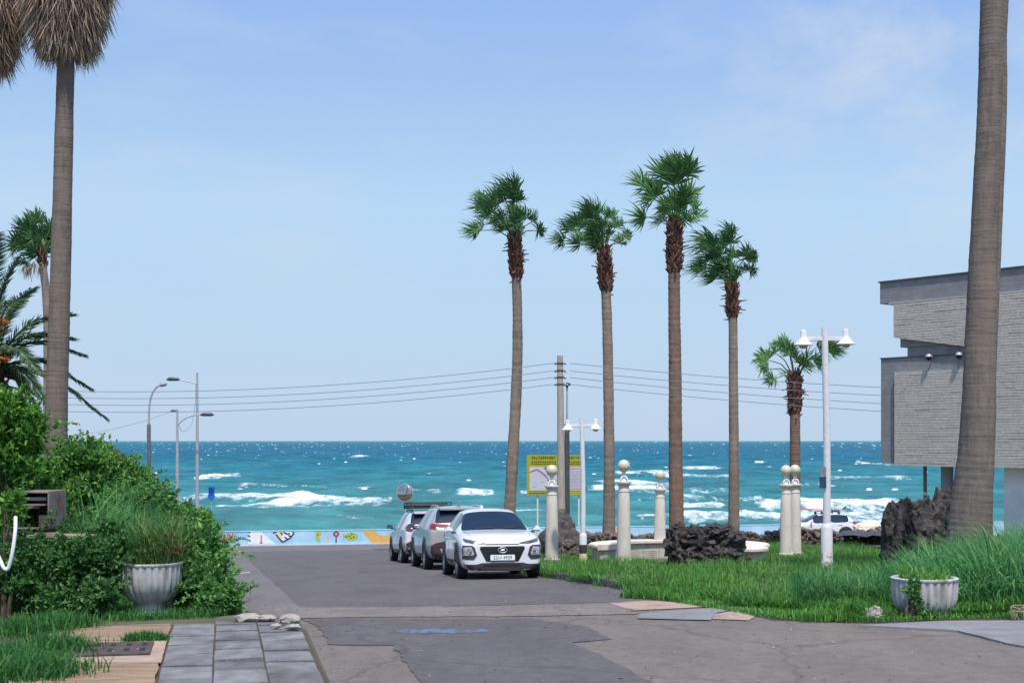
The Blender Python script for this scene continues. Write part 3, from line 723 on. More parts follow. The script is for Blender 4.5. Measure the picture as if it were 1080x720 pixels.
fan_palm(58, [(642, 580), (642.5, 500), (641.5, 400), (640, 330), (637, 263)], [7, 5.8, 5.4, 5.2, 5], 46, [5, 7.5, 7.8, 6.6, 5],
         [(-18, 42, .95), (-8, 46, .85), (-33, 29, .8), (-30, 10, .75), (-46, 16, .7), (-12, 24, .7), (11, 44, .9), (14, 30, .7), (20, 13, .68), (5, 22, .7), (-24, 34, .8), (-40, 26, .65), (27, 16, .5)],
         'fan palm with crown swept left, just right of the concrete utility pole', G, 57, M['trunk'], M['fan_dark'], .82, 5, wind=WL)
fan_palm(58, [(714, 580), (712.5, 480), (712, 390), (711, 310), (711.5, 234)], [8.2, 7.2, 6.7, 6.2, 6], 55, [6.6, 8.8, 9.4, 8.2, 6],
         [(-2, 48, 1.15), (-11, 60, 1.0), (9, 58, 1.05), (-34, 47, .95), (-28, 30, .9), (-38, 8, .8), (25, 22, .9), (20, 40, .95), (4, 22, .85), (0, 68, .8), (-20, 36, .8), (30, 12, .75), (18, 60, .8), (10, 34, .9)],
         'tallest fan palm, reddish brown trunk rising behind the dark lava stone pile', G, 85, M['trunk_red'], M['fan'], .92, 7, wind=Vector((-.2, 0, .02)))
fan_palm(58, [(774, 578), (774, 480), (773.5, 400), (773, 340), (771.5, 297)], [6.2, 5.2, 4.8, 4.6, 4.6], 40, [4.6, 6.4, 6.8, 6.2, 4.6],
         [(-26, 53, .95), (-22, 32, .95), (-34, 18, .8), (-22, 8, .85), (-3, 48, .9), (2, 34, .8), (16, 32, .8), (20, 15, .7), (8, 14, .65), (-30, 42, .9), (-14, 20, .8), (23, 26, .55), (-2, 58, .7)],
         'thin fan palm with crown blown far left, right of the tallest palm', G, 111, M['trunk'], M['fan_dark'], .8, 5, wind=Vector((-.45, 0, -.05)))
fan_palm(58, [(838.5, 582), (838.5, 500), (838.5, 450), (838, 395)], [6, 5.6, 5.4, 5.2], 45, [5, 6.8, 8, 7, 5],
         [(-10, 38, .85), (-32, 22, .9), (-27, -3, .7), (39, 34, .95), (24, 18, .75), (-20, 30, .7), (6, 18, .6), (-36, 8, .6), (30, 30, .7)],
         'shortest fan palm, standing behind the two paired columns', G, 142, M['trunk_red'], M['fan'], .8, 3, wind=Vector((.05, 0, .0)))

# palm trunks that leave the frame, crowns far above
def tall_palm(Y, path_px, radii_px, label, seed, mat, group, zoff, skirt=None, extra_h=0, crown=True, n=26, rings=220):
    sc_ = Y / F; rr = random.Random(seed)
    pts = [at(px, py, Y) for px, py in path_px]; gb = gnd(path_px[0][0], Y, zoff)
    base = Vector((pts[0].x, Y, gb.z)); pts[0] = Vector((pts[0].x, Y, gb.z - .05))
    root = empty('palm_tree', base, 0, label, 'palm tree', group)
    loc = [p - base for p in pts]; rad = [r * sc_ for r in radii_px]
    mb = MB(); tp, rs = trunk_mesh(mb, loc, rad, rings, n=n, seed=seed, amp=.012); mb.build('trunk', mat, root, smooth=50)
    top = loc[-1]
    if skirt:
        zlo, zhi, rmax = skirt; rg = np.random.default_rng(seed); m = 13000
        ph = rg.uniform(0, 2 * PI, m); zz = zlo + .45 + (zhi - zlo - .2) * rg.random(m); rel = (zz - zlo) / (zhi - zlo)
        rr_ = np.minimum(rmax, .22 + rmax * 1.15 * rel ** .75) * rg.uniform(.72, 1.05, m)
        lx = np.interp(zz, [p.z for p in tp], [p.x for p in tp]); ly = np.interp(zz, [p.z for p in tp], [p.y for p in tp])
        root_ = np.stack([lx + np.cos(ph) * rr_, ly + np.sin(ph) * rr_, zz], 1)
        Ln = rg.uniform(.35, .8, m); d = np.stack([np.cos(ph) * .18 + rg.normal(0, .22, m), np.sin(ph) * .18 + rg.normal(0, .22, m), -np.ones(m)], 1)
        v1, f1 = leaves_np(root_, d, rg.normal(size=(m, 3)), Ln, rg.uniform(.012, .034, m), .1)
        npmesh('dead_skirt', v1, f1, M['skirt'], root)
        core = MB(); cz = [zlo + .35, zlo + .7, zlo + 1.2, zhi]
        core.tube([(np.interp(z, [p.z for p in tp], [p.x for p in tp]), 0, z) for z in cz], [.24, rmax * .55, rmax * .75, rmax * .7], 14); core.build('skirt_core', M['skirt'], root)
    if crown:
        mb = MB()
        for i in range(26):
            w = i * 2.4; e = -.2 + 1.5 * (i / 26); l = 1.5
            out = Vector((math.cos(w) * math.cos(e), math.sin(w) * math.cos(e), math.sin(e))); c = top + out * l
            mb.tube([top, top.lerp(c, .5) + Vector((0, 0, .1)), c], [.04, .03, .02], 5)
            fan(mb, c, out, Vector((0, 0, 1)) + out * .3, 1.15, rr, 2.0, 22, Vector((-.2, 0, 0)), .3)
        mb.build('crown', M['fan'], root, smooth=None, fixn=False)
    return root
zl = 8.0 + 2.3
tall_palm(30, [(57, 612), (59, 455), (63.5, 300), (68, 120), (70, 40), (71, -60), (74, -420)], [16, 11.6, 10.6, 9.2, 8.6, 8.4, 8.0], 'tall palm with grey trunk and brown skirt of dead fronds, left of the road', 5, M['trunk_grey'], 'tall palms with dead frond skirts', 0.05, skirt=(10.35 - gnd(57, 30, .05).z - .05, 14.1, .86))
tall_palm(31, [(-42, 612), (-30, 300), (-19, 40), (-16, -60), (-14, -440)], [14, 10, 8.6, 8.4, 8.0], 'palm at the left edge showing only its hanging brown skirt', 6, M['trunk_grey'], 'tall palms with dead frond skirts', 0.05, skirt=(10.25 - gnd(-42, 31, .05).z, 14.0, .86))
tall_palm(25, [(1018, 618), (1022, 560), (1031, 455), (1036, 300), (1043.5, 120), (1046.5, 0), (1052, -160), (1085, -420), (1200, -760)], [27, 22, 18, 14.8, 12.4, 12, 11, 10, 9], 'massive grey palm trunk in the tall grass in front of the building', 8, M['trunk_grey'], 'palm trunks before the building', VERGE, crown=True, n=36, rings=330)
tall_palm(26, [(1034, 618), (1038, 480), (1046.5, 300), (1054.5, 120), (1057, 0), (1078, -200), (1180, -480)], [13, 9, 7.6, 7, 6.6, 6.2, 6], 'slimmer dark palm trunk close behind the massive palm trunk', 9, M['trunk_grey'], 'palm trunks before the building', VERGE)

# small fan palm left, behind the tall one
r = fan_palm(60, [(50, 585), (50, 450), (49.5, 330), (44, 268)], [4.6, 4.2, 4, 4], 14, [3.4, 4.2, 4.4, 4, 3.4],
         [(-12, 30, 1.0), (-22, 14, .9), (-8, 40, .85), (-26, -4, .75), (4, 24, 1.0), (-16, 22, .9), (12, 12, .8), (10, 34, .8), (-2, 12, .9), (-22, 28, .7)],
         'distant fan palm with drooping brown fronds, half hidden by the left tall trunk', None, 167, M['trunk'], M['fan_dark'], .85, 10, 0.0, wind=Vector((-.05, 0, 0)))
mb = MB(); rr = random.Random(9); b0 = r.matrix_basis.translation
for (px, py, s_) in [(20, 251, .5), (41, 255, .55), (30, 291, .6), (36, 285, .6), (26, 288, .5), (46, 262, .5), (42, 290, .5)]:
    fan(mb, at(px, py - 10, 60) - b0, (rr.uniform(-.2, .2), rr.uniform(-.3, .3), -1), (0, -1, .2), 1.0 * s_ + .15, rr, .55, 14, Vector((0, 0, 0)), .1)
mb.build('dead_fronds', M['skirt'], r, smooth=None, fixn=False)

# date palm at left edge
def date_palm():
    Y = 33.0; sc_ = Y / F; base = gnd(-14, Y, 0.0); root = empty('date_palm', base, 0, 'date palm with long feathery fronds and orange fruit stalks, at left edge', 'palm tree')
    top = at(-14, 392, Y) - base; mb = MB()
    trunk_mesh(mb, [(0, 0, -.05), (0, 0, top.z * .5), tuple(top)], [.36, .33, .38], 90, 18, 3, .06); mb.build('trunk', M['trunk'], root)
    mb = MB(); boots(mb, spline([(0, 0, top.z - .9), (0, 0, top.z)], 12), [.34] * 13, 4, 9, .35); mb.build('leaf_bases', M['boots'], root, smooth=None)
    rg = np.random.default_rng(3); mb = MB(); Vs, Fs = [], []; off = 0
    ends = [(75, 331, 0, .5), (76, 356, 0, .2), (80, 372, .6, .1), (106, 440, .4, .4), (84, 408, .8, .3), (64, 430, -.7, .2), (50, 465, .3, .1), (22, 478, -.5, 0), (30, 440, 1, .2), (12, 270, .4, -.1), (2, 250, -.4, 0), (20, 300, .9, 0), (-60, 270, .3, 0), (-90, 320, 0, 0), (-110, 380, .5, 0), (-100, 430, -.4, 0), (-60, 470, .2, 0), (60, 395, -1.2, .2), (36, 320, -1, .1)]
    for i, (px, py, dy, sg) in enumerate(ends):
        e = at(px, py, Y) - base + Vector((0, dy, 0)); c = top.lerp(e, .5) + Vector((0, 0, .42 + .15 * rg.random()))
        path = spline([top, c, e], 12); mb.tube(path, list(np.linspace(.035, .008, len(path))), 5)
        L = (e - top).length
        for k in range(3, len(path)):
            for rep in range(5):
                f = rep / 5; p = path[k - 1].lerp(path[k], f); t = (path[k] - path[k - 1]).normalized(); sdv = t.cross(Vector((0, 0, 1))).normalized(); upv = sdv.cross(t)
                for sg_ in (-1, 1):
                    u = (k + f) / len(path); ll = .5 * (1 - .55 * abs(u - .45) * 1.6)
                    dr = sdv * sg_ + t * .9 + upv * rg.uniform(-.1, .45) + Vector((0, 0, -.35))
                    Vs.append((np.array(p), np.array(dr), ll))
    v1, f1 = leaves_np(np.array([q[0] for q in Vs]), np.array([q[1] for q in Vs]), rg.normal(size=(len(Vs), 3)), np.array([q[2] for q in Vs]), np.full(len(Vs), .034))
    mb.build('frond_ribs', M['date'], root, smooth=None); npmesh('crown', v1, f1, M['date'], root)
    for (px, py) in [(2, 336), (5, 340), (3, 376), (8, 379)]:
        e = at(px, py, Y) - base + Vector((0, -.5, 0)); mb = MB()
        for q in range(12):
            w = rg.normal(size=3) * np.array([.16, .12, .07]); a = Vector(e) + Vector(w); mb.tube([top.lerp(e, .6), a, a + Vector((.12, 0, -.05))], [.006, .014, .02], 4)
        mb.build('fruit_stalk', M['date_orange'], root, smooth=None)
date_palm()

# ------------------------------------------------------------------ shrubs at the left
def shrub(label, px, Y, blobs_px, n, size, mat, seed, name='shrub', cat='shrub', group=None, clump=.3, ncl=70, ar=.5, sag=.2, dep=.8, stems=7, inner=.5, sprays=0):
    """blobs_px: (px, py, rx_px, rz_px, weight, dy)"""
    sc_ = Y / F; base = gnd(px, Y, 0); root = empty(name, base, 0, label, cat, group)
    bl = []
    for (x, y, rx, rz, w, dy) in blobs_px:
        c = at(x, y, Y + dy) - base; k = (Y + dy) / F; bl.append((c.x, c.y, c.z, rx * k, dep * rx * k, rz * k, w))
    v1, f1 = cloud(bl, n, size, seed, clump, ncl=ncl, ar=ar, sag=sag, inner=inner, sprays=sprays); npmesh('leaves', v1, f1, mat, root)
    rr = random.Random(seed); mb = MB()
    for i in range(stems):
        b = bl[i % len(bl)]; e = Vector((b[0] + rr.uniform(-.6, .6) * b[3], b[1] + rr.uniform(-.6, .6) * b[4], b[2] + rr.uniform(-.2, .6) * b[5])); s0 = Vector((e.x * .4 + rr.uniform(-.1, .1), e.y * .4, -.05))
        mb.tube(spline([s0, s0.lerp(e, .55) + Vector((rr.uniform(-.1, .1), 0, .1)), e], 4), [.035, .03, .026, .022, .02, .016, .012, .008, .005], 6)
    mb.build('stems', M['stem'], root)
    return root
shrub('broad leafy shrub topmost of the roadside thicket, beside the tall palm trunk', 105, 26.0, [(92, 496, 34, 25, 1.2, 0), (118, 522, 42, 30, 1.2, .3), (70, 520, 38, 34, 1, 0), (100, 552, 66, 42, 1.6, .2), (60, 570, 56, 44, 1, 0)], 30000, .10, M['leaf'], 41, sprays=420, clump=.22, ncl=120)
shrub('dense dark green bush sloping down towards the road above the fluted planter', 165, 25.0, [(148, 540, 34, 24, 1.1, 0), (172, 558, 26, 22, .9, .2), (146, 572, 42, 32, 1.2, 0), (190, 586, 20, 24, .7, .2)], 20000, .085, M['leaf_blue'], 42, sprays=320, clump=.2, ncl=120)
shrub('bright green bush at the far left with light yellowish leaves', 20, 22.0, [(8, 455, 26, 34, 1.1, 0), (-4, 500, 34, 46, 1.0, 0), (28, 480, 16, 26, .5, .2), (12, 545, 36, 40, 1.0, .6), (44, 540, 26, 30, .5, .8)], 15000, .11, M['leaf_bright'], 43, sprays=260, clump=.24, ncl=90)
shrub('thin reddish dry shrub tip poking out of the thicket', 118, 26.6, [(120, 487, 9, 9, 1, 0), (112, 478, 7, 8, .7, 0)], 500, .08, M['reddry'], 44, stems=4)
shrub('dark ivy mass under the rusted cabinet at the left', 60, 19.2, [(45, 603, 48, 28, 1.3, 0), (92, 606, 34, 32, 1.2, .0), (20, 625, 46, 20, 1, -.2), (78, 630, 42, 14, .8, -.3), (112, 590, 16, 36, .6, .3), (64, 592, 44, 8, .7, 0), (30, 580, 26, 22, .7, .6), (10, 560, 20, 30, .6, 1.2)], 30000, .075, M['leaf_dark'], 45, sprays=260, name='ivy', cat='ivy', ncl=110, clump=.26)
shrub('leafy vine spilling onto the road right of the fluted planter', 215, 19.9, [(210, 585, 20, 26, 1, .5), (206, 622, 30, 20, 1.1, 0), (232, 634, 20, 13, .9, -.1), (190, 612, 14, 24, .5, .2), (225, 606, 14, 18, .5, .3)], 8000, .085, M['leaf_blue'], 46, sprays=150, name='vine', cat='vine', clump=.3, ncl=60)
shrub('bright ivy leaves hanging over the white hose at the left edge', 8, 18.8, [(8, 540, 17, 14, 1, 0), (18, 535, 9, 12, .5, 0)], 420, .11, M['leaf_bright'], 47, name='ivy', cat='ivy', ncl=14, stems=3)
shrub('loose green bush between thicket and road seen past the vine', 212, 28.0, [(196, 560, 22, 22, 1, 0), (215, 573, 12, 12, .5, 0)], 5000, .11, M['leaf'], 48)
# weeds on the ground
def blade_patch(name, polyfn, n, L, W, mat, label, cat, seed, kind='stuff', lean=.25, curv=1.0, k=4, zoff=0, az=None, hmod=None):
    rg = np.random.default_rng(seed); xy_ = polyfn(rg, n); n = len(xy_)
    x, y = xy_[:, 0], xy_[:, 1]; z = zs_np(x, y) + zoff
    Ln = rg.uniform(*L, n)
    if hmod is not None: Ln = Ln * hmod(x, y)
    a = rg.uniform(0, 2 * PI, n) if az is None else rg.normal(az[0], az[1], n)
    v1, f1 = blades_np(np.stack([x, y, z], 1), Ln, rg.uniform(*W, n), np.abs(rg.normal(0, lean, n)), rg.uniform(.3, 1.6, n) * curv, a, k, seed)
    o = npmesh(name, v1, f1, mat); o['kind'] = kind; tag(o, label, cat); return o
def inpoly_px(poly):
    ps = [hit(*p) for p in poly]; xs = np.array([p.x for p in ps]); ys = np.array([p.y for p in ps])
    def fn(rg, n):
        out = []
        cnt = 0
        while cnt < n:
            x = rg.uniform(xs.min(), xs.max(), n); y = rg.uniform(ys.min(), ys.max(), n); ins = np.zeros(n, bool); j = len(xs) - 1
            for i in range(len(xs)):
                c = ((ys[i] > y) != (ys[j] > y)) & (x < (xs[j] - xs[i]) * (y - ys[i]) / (ys[j] - ys[i] + 1e-12) + xs[i]); ins ^= c; j = i
            q = np.stack([x[ins], y[ins]], 1); out.append(q); cnt += len(q)
        return np.concatenate(out)[:n]
    return fn
def blobs_px(bl):
    def fn(rg, n):
        w = np.array([b[3] for b in bl], float); w /= w.sum(); k = rg.choice(len(bl), n, p=w); X = []
        cs = [hit(b[0], b[1]) for b in bl]
        cx = np.array([c.x for c in cs])[k]; cy = np.array([c.y for c in cs])[k]; r = np.array([b[2] for b in bl])[k] * .5
        return np.stack([cx + rg.normal(0, 1, n) * r, cy + rg.normal(0, 1, n) * r], 1)
    return fn
blade_patch('grass', inpoly_px([(100, 640), (190, 634), (250, 640), (256, 646), (225, 652), (120, 656), (90, 650)]), 7000, (.06, .2), (.008, .016), M['weed'], 'low grass strip at the foot of the left planter', 'grass', 61, zoff=.01)
blade_patch('weeds', blobs_px([(30, 715, .5, 2.2), (60, 690, .35, 1.6), (60, 665, .4, 1.6), (20, 670, .5, 1.2), (5, 700, .5, 1.6), (40, 648, .8, 1.4)]), 9000, (.06, .26), (.008, .018), M['weed'], 'patch of weeds at the bottom left corner', 'weeds', 62, zoff=.05)
blade_patch('weeds', blobs_px([(165, 679, .12, 1), (140, 680, .1, .8), (152, 678, .12, 1), (308, 667, .04, .3)]), 1300, (.04, .13), (.006, .013), M['weed'], 'small weed tuft growing beside the drain grate', 'weeds', 63, zoff=.05)
# grass in the verge
def verge_pts(rg, n):
    out = []; c = 0
    while c < n:
        s = 16.9 + 40 * rg.random(n) ** 1.6; t = 6.9 + 17 * rg.random(n)
        x = U.x * s + V.x * t; y = U.y * s + V.y * t
        px = 540 + F * x / y
        edge = 7.15 + np.where(s < 21.0, (21.0 - s) * .0, 0) + .1 * np.sin(s * 5)
        edge = np.where(s < 17.6, 8.3 + .6 * np.sin(t * 3), np.where(s < 18.6, 7.6, edge))
        ok = (t > edge) & (px < 1110) & (px > 560)
        hole = (x - 4.72) ** 2 + (y - 40.3) ** 2 < 2.2 ** 2
        ok &= ~hole
        q = np.stack([x[ok], y[ok]], 1); out.append(q); c += len(q)
    return np.concatenate(out)[:n]
def patchy(x, y): return .65 + .45 * np.sin(x * 1.7 + .6 * y) * np.sin(y * 1.1 - x * .4) + .18 * np.sin(x * 4.3) * np.sin(y * 3.7)
blade_patch('grass', verge_pts, 62000, (.12, .34), (.009, .02), M['grass'], 'lush green grass covering the verge right of the road', 'grass', 64, zoff=VERGE - .01, k=3, hmod=patchy)
def tall_pts(rg, n):
    out = []; c = 0
    while c < n:
        px = 895 + 250 * rg.random(n) ** .8; Y = rg.uniform(18.9, 25.5, n); x = (px - 540) / F * Y
        s = x * U.x + Y * U.y
        ok = (s > 17.15) & ((px > 1015) | (Y > 19.6)) & ((px > 950) | (rg.random(n) < .45)); q = np.stack([x[ok], Y[ok]], 1); out.append(q); c += len(q)
    return np.concatenate(out)[:n]
def tall_h(x, y):
    px = 540 + F * x / y; return np.interp(px, [890, 930, 965, 1010, 1050, 1120], [.32, .5, .75, .95, 1.12, 1.15]) * np.interp(y, [18.9, 19.6, 21], [.6, .9, 1])
blade_patch('tall_grass', tall_pts, 15000, (.55, 1.25), (.012, .026), M['tallgrass'], 'tall arching grass behind the right planter and round the massive palm', 'tall grass', 65, zoff=VERGE - .02, k=6, lean=.22, curv=1.5, az=(2.9, 1.3), hmod=tall_h)
blade_patch('tall_grass', lambda rg, n: (lambda px, Y: np.stack([(px - 540) / F * Y, Y], 1))(rg.uniform(840, 935, n), rg.uniform(19.2, 22, n)), 5200, (.2, .55), (.01, .02), M['tallgrass'], 'darker knee high grass left of the right planter', 'tall grass', 66, zoff=VERGE - .02, k=4, curv=1.2)
# tall grass tufts up behind the left planter
blade_patch('reed_grass', lambda rg, n: (lambda px, Y: np.stack([(px - 540) / F * Y, Y], 1))(150 + 62 * rg.random(n), rg.uniform(20.6, 22.6, n)), 3600, (.8, 1.55), (.010, .02), M['drygrass'], 'thin wispy reeds standing behind the left planter', 'reeds', 67, k=6, lean=.14, curv=.8, zoff=0, az=(0, 1.2))

# grass spilling over the kerb and wispy grass through the thicket
def kerb_pts(rg, n):
    s = rg.uniform(21, 40, n); keep = np.sin(s * 1.9) + .6 * np.sin(s * 4.7) + rg.normal(0, .5, n) > .1; s = s[keep]; t = rg.normal(7.06, .09, len(s))
    return np.stack([U.x * s + V.x * t, U.y * s + V.y * t], 1)
blade_patch('grass', kerb_pts, 5200, (.08, .26), (.009, .018), M['grass'], 'grass tufts spilling over the dark kerb stones', 'grass', 81, zoff=.10, k=3, lean=.5, curv=1.4, az=(math.pi + A, .9))
def foot_pts(rg, n):
    s = rg.uniform(21, 44, n); keep = np.sin(s * 2.7 + 1) + .6 * np.sin(s * 6.1) > .5; s = s[keep]; t = rg.normal(6.93, .035, len(s))
    return np.stack([U.x * s + V.x * t, U.y * s + V.y * t], 1)
blade_patch('weeds', foot_pts, 2600, (.05, .16), (.008, .015), M['weed'], 'weeds growing in the gutter at the kerb foot', 'weeds', 82, zoff=0, k=3, lean=.5)
blade_patch('reed_grass', lambda rg, n: (lambda px, Y: np.stack([(px - 540) / F * Y, Y], 1))(rg.uniform(84, 200, n), rg.uniform(22.2, 24.5, n)), 5200, (1.2, 2.3), (.012, .024), M['tallgrass'], 'long green grass growing up through the roadside thicket', 'reeds', 83, k=6, lean=.18, curv=1.0, az=(0.3, 1.3), hmod=lambda x, y: np.interp(540 + F * x / y, [84, 130, 165, 200], [1.0, .95, .75, .45]))

blade_patch('grass', inpoly_px([(652, 631), (690, 633), (735, 640), (792, 650), (850, 657), (930, 657), (1010, 654), (1090, 653), (1090, 646), (940, 648), (850, 648), (790, 640), (730, 632), (690, 627)]), 9000, (.08, .26), (.008, .018), M['grass'], 'ragged grass fringe at the front edge of the verge', 'grass', 84, zoff=.02, k=3, lean=.4, curv=1.3, hmod=patchy)
def litter(n, seed):
    rg = np.random.default_rng(seed); s = np.concatenate([rg.uniform(17, 22, n // 3), rg.uniform(20, 40, n // 3), rg.uniform(12, 19, n - 2 * (n // 3))]); t = np.concatenate([rg.uniform(.5, 9, n // 3), 6.9 - np.abs(rg.normal(0, .25, n // 3)), rg.uniform(-1.5, 11, n - 2 * (n // 3))])
    x = U.x * s + V.x * t; y = U.y * s + V.y * t; z = zs_np(x, y) + np.where((t < 1) & (s < 18.4), .075, .02); z = np.where((t > 1.05) | (s > 18.6), zs_np(x, y) + .016, z)
    a = rg.uniform(0, 6.28, n); d = np.stack([np.cos(a), np.sin(a), rg.normal(0, .12, n)], 1); w = np.stack([-np.sin(a), np.cos(a), rg.normal(0, .15, n)], 1)
    v1, f1 = leaves_np(np.stack([x, y, z], 1), d, w, rg.uniform(.02, .07, n), rg.uniform(.012, .03, n), .2)
    o = npmesh('leaf_litter', v1, f1, M['litter']); o['kind'] = 'stuff'; tag(o, 'dry leaf litter and grit scattered over the road edge', 'litter')
M['litter'] = leafmat('litter', (.05, .04, .03), (.22, .16, .10), (.40, .34, .26), trans=0, rough=.9)
litter(900, 91)

def line_pts(rg, n):
    ln = [(23.0, 7.15), (21.2, 7.12), (18.6, 7.3), (17.6, 8.0), (17.2, 9.6), (17.2, 13)]; k = rg.integers(0, len(ln) - 1, n); f = rg.random(n); L = np.array(ln)
    s = L[k, 0] * (1 - f) + L[k + 1, 0] * f + rg.normal(0, .09, n); t = L[k, 1] * (1 - f) + L[k + 1, 1] * f + rg.normal(0, .09, n)
    return np.stack([U.x * s + V.x * t, U.y * s + V.y * t], 1)
blade_patch('grass', line_pts, 5200, (.1, .28), (.01, .02), M['grass'], 'thick grass lip hanging over the front of the verge', 'grass', 85, zoff=.05, k=3, lean=.5, curv=1.5, az=(-2.0, 1.0))

blade_patch('dry_grass', verge_pts, 7000, (.16, .42), (.006, .013), M['drygrass'], 'paler seeding grass stalks scattered through the verge', 'grass', 86, zoff=VERGE - .01, k=4, lean=.3, hmod=patchy)
# ------------------------------------------------------------------ sea wall with painted mural
SW = 83.3
def wall_pt(px, py, s=SW):
    k = (px - 540) / F; Y = s / (math.cos(A) - k * math.sin(A)); p = at(px, py, Y); return st(p.x, p.y)[1], p.z
w0 = xy(SW, 0); wr = empty('sea_wall', (w0[0], w0[1], zs(SW)), A, 'long low sea wall painted light blue with a bright mural along the shore', 'sea wall')
mb = MB(); mb.box((0, .13, .42), (150, .26, .84)); mb.build('wall', M['sea_wall'], wr, smooth=None)
mb = MB(); mb.box((0, -.03, .03), (149.5, .1, .07)); mb.build('base_kerb', M['wall_base'], wr, smooth=None)
mb = MB(); mb.box((0, .13, .855), (150.2, .30, .035)); mb.build('coping', M['sea_wall'], wr, smooth=None)
def mural(polys, mat, d):
    mb = MB()
    for pl in polys:
        q = []
        for px, py in pl:
            t, z = wall_pt(px, py); q.append((t, max(.075, min(.832, z - zs(SW)))))
        mb.prism(q, -d, .001)
    mb.build('mural_painting', mat, wr, smooth=None)
def strokes(lines, w=.9):
    out = []
    for ln in lines:
        for a, b in zip(ln, ln[1:]):
            dx, dy = b[0] - a[0], b[1] - a[1]; l = math.hypot(dx, dy) + 1e-6; nx, ny = -dy / l * w / 2, dx / l * w / 2
            out.append([(a[0] + nx, a[1] + ny), (b[0] + nx, b[1] + ny), (b[0] - nx, b[1] - ny), (a[0] - nx, a[1] - ny)])
    return out
def circ(cx, cy, rx, ry, n=14): return [(cx + rx * math.cos(2 * PI * i / n), cy + ry * math.sin(2 * PI * i / n)) for i in range(n)]
mural([[(381, 558.6), (394, 558.6), (399, 563), (405, 565), (411, 562), (420, 561), (432, 566), (436, 573), (392, 573), (388, 567)], [(644, 556), (653, 556), (653, 566), (644, 566)]], M['m_orange'], .004)
mural([[(262, 559), (275, 559), (290, 572.8), (262, 572.8)], [(292, 561), (304, 559), (309, 561), (309, 565), (300, 571), (294, 566)]], M['m_white'], .004)
cor = []
for cx in (213, 219, 225, 234, 240, 245): cor += [[(cx - 1, 572), (cx - 2.5, 566), (cx - 4, 562.5)], [(cx - 1, 572), (cx, 565), (cx + .6, 561.5)], [(cx, 571), (cx + 2.2, 566), (cx + 3, 563.5)]]
mural(strokes(cor, 1.2), M['m_red'], .006)
mural(strokes([[(275.5, 564), (275.5, 572)], [(274, 572), (277, 572)]], 1.4), M['m_red'], .008)
mural(strokes([[(261.5, 560), (264, 562)], [(261.5, 564), (264, 566)], [(262, 569), (264.5, 570.5)]], 1.4), M['m_navy'], .006)
mural(strokes([[(288, 562), (292, 560), (308, 559.3), (310, 562), (306, 567), (298, 571.5), (294, 567), (291, 563)], [(299, 561), (303, 563), (306, 562)], [(300, 566), (303, 568)], [(304, 564.5), (307, 565)], [(296, 561), (298, 564)]], 1.5), M['m_navy'], .009)
mural([[(292, 562), (296, 561.5), (297.5, 567), (295, 569)]], M['m_yellow'], .006)
mural([circ(336, 562, 3, 2.6), [(333, 563), (336, 563), (338, 570), (336, 572), (333, 569)]], M['m_lime'], .004)
mural([circ(371, 565.5, 7, 4.6), [(361, 562), (366, 565), (362, 569)]], M['m_lime'], .0045)
mural([circ(368 + dx, 565 + dy, .9, .8, 8) for dx, dy in ((0, 0), (3, -2), (5, 1), (2, 2), (-3, 1))], M['m_navy'], .008)
mural([circ(346, 565, 1.8, 1.7), [(345.3, 566.5), (346.7, 566.5), (347, 572), (345, 572)]], M['m_peach'], .004)
mural([circ(354.5, 562.8, 3.2, 3), [(353.8, 565.5), (355.2, 565.5), (355.4, 572), (353.6, 572)]], M['m_plum'], .004)
mural([circ(354.5, 562.8, 1.3, 1.2)], M['m_peach'], .007)
mural([circ(762.5, 560, 4.5, 3.6)], M['m_peach'], .004)

# ------------------------------------------------------------------ dry stone walls and rocks
def rock(mb, c, r, seed, sub=2, rough=.35, sq=(1, 1, 1), fr=1.4):
    bm = bmesh.new(); bmesh.ops.create_icosphere(bm, subdivisions=sub, radius=1)
    vs = []
    for v in bm.verts:
        p = v.co.copy(); n = 1 + rough * fnoise(p, fr, seed) + rough * .5 * fnoise(p, fr * 2.7, seed + 3)
        vs.append(Vector(c) + Vector((p.x * sq[0], p.y * sq[1], p.z * sq[2])) * r * n)
    mb.add(vs, [[v.index for v in f.verts] for f in bm.faces]); bm.free()
def stone_wall(pts, h, label, seed, mat, zoff=VERGE, thick=.5):
    base = Vector((pts[0][0], pts[0][1], gz(*pts[0]) + zoff)); root = empty('stone_wall', base, 0, label, 'stone wall')
    rr = random.Random(seed); mb = MB()
    for (a, b) in zip(pts, pts[1:]):
        L = math.hypot(b[0] - a[0], b[1] - a[1]); n = int(L / .27)
        for i in range(n):
            f = (i + .5) / n; x, y = a[0] + (b[0] - a[0]) * f, a[1] + (b[1] - a[1]) * f; z0 = gz(x, y) + zoff
            hh = h * (1 + .15 * math.sin(x * 2.1) + .1 * rr.uniform(-1, 1)); z = 0
            while z < hh:
                r = rr.uniform(.11, .2)
                for yy in (-thick / 2, thick * .2):
                    rock(mb, (x - base.x + rr.uniform(-.08, .08), y - base.y + yy + rr.uniform(-.05, .05), z0 - base.z + z + r * .55), r, rr.random() * 60, 1, .35, (1.15, 1, .85))
                z += r * 1.15
    mb.build('stones', mat, root, smooth=35, fixn=False)
    return root
def wp(px, Y): return ((px - 540) / F * Y, Y)
stone_wall([wp(588, 53), wp(640, 56), wp(705, 60.5), wp(800, 61), wp(880, 60), wp(948, 59)], .5, 'low dry wall of rough dark lava stones in front of the blue sea wall', 3, M['lava_brown'])
def boulder(px, Y, parts, label, cat, seed, mat, name='rock', sub=4, rough=.4, fr=1.7, zoff=VERGE, smooth=30):
    base = gnd(px, Y, zoff); mb = MB()
    for (x, y, z, r, sq) in parts: rock(mb, (x, y, z), r, seed + x * 3 + z, sub, rough, sq, fr)
    o = mb.build(name, mat, None, smooth=smooth, fixn=False); o.location = base; tag(o, label, cat); return o
rr = random.Random(2)
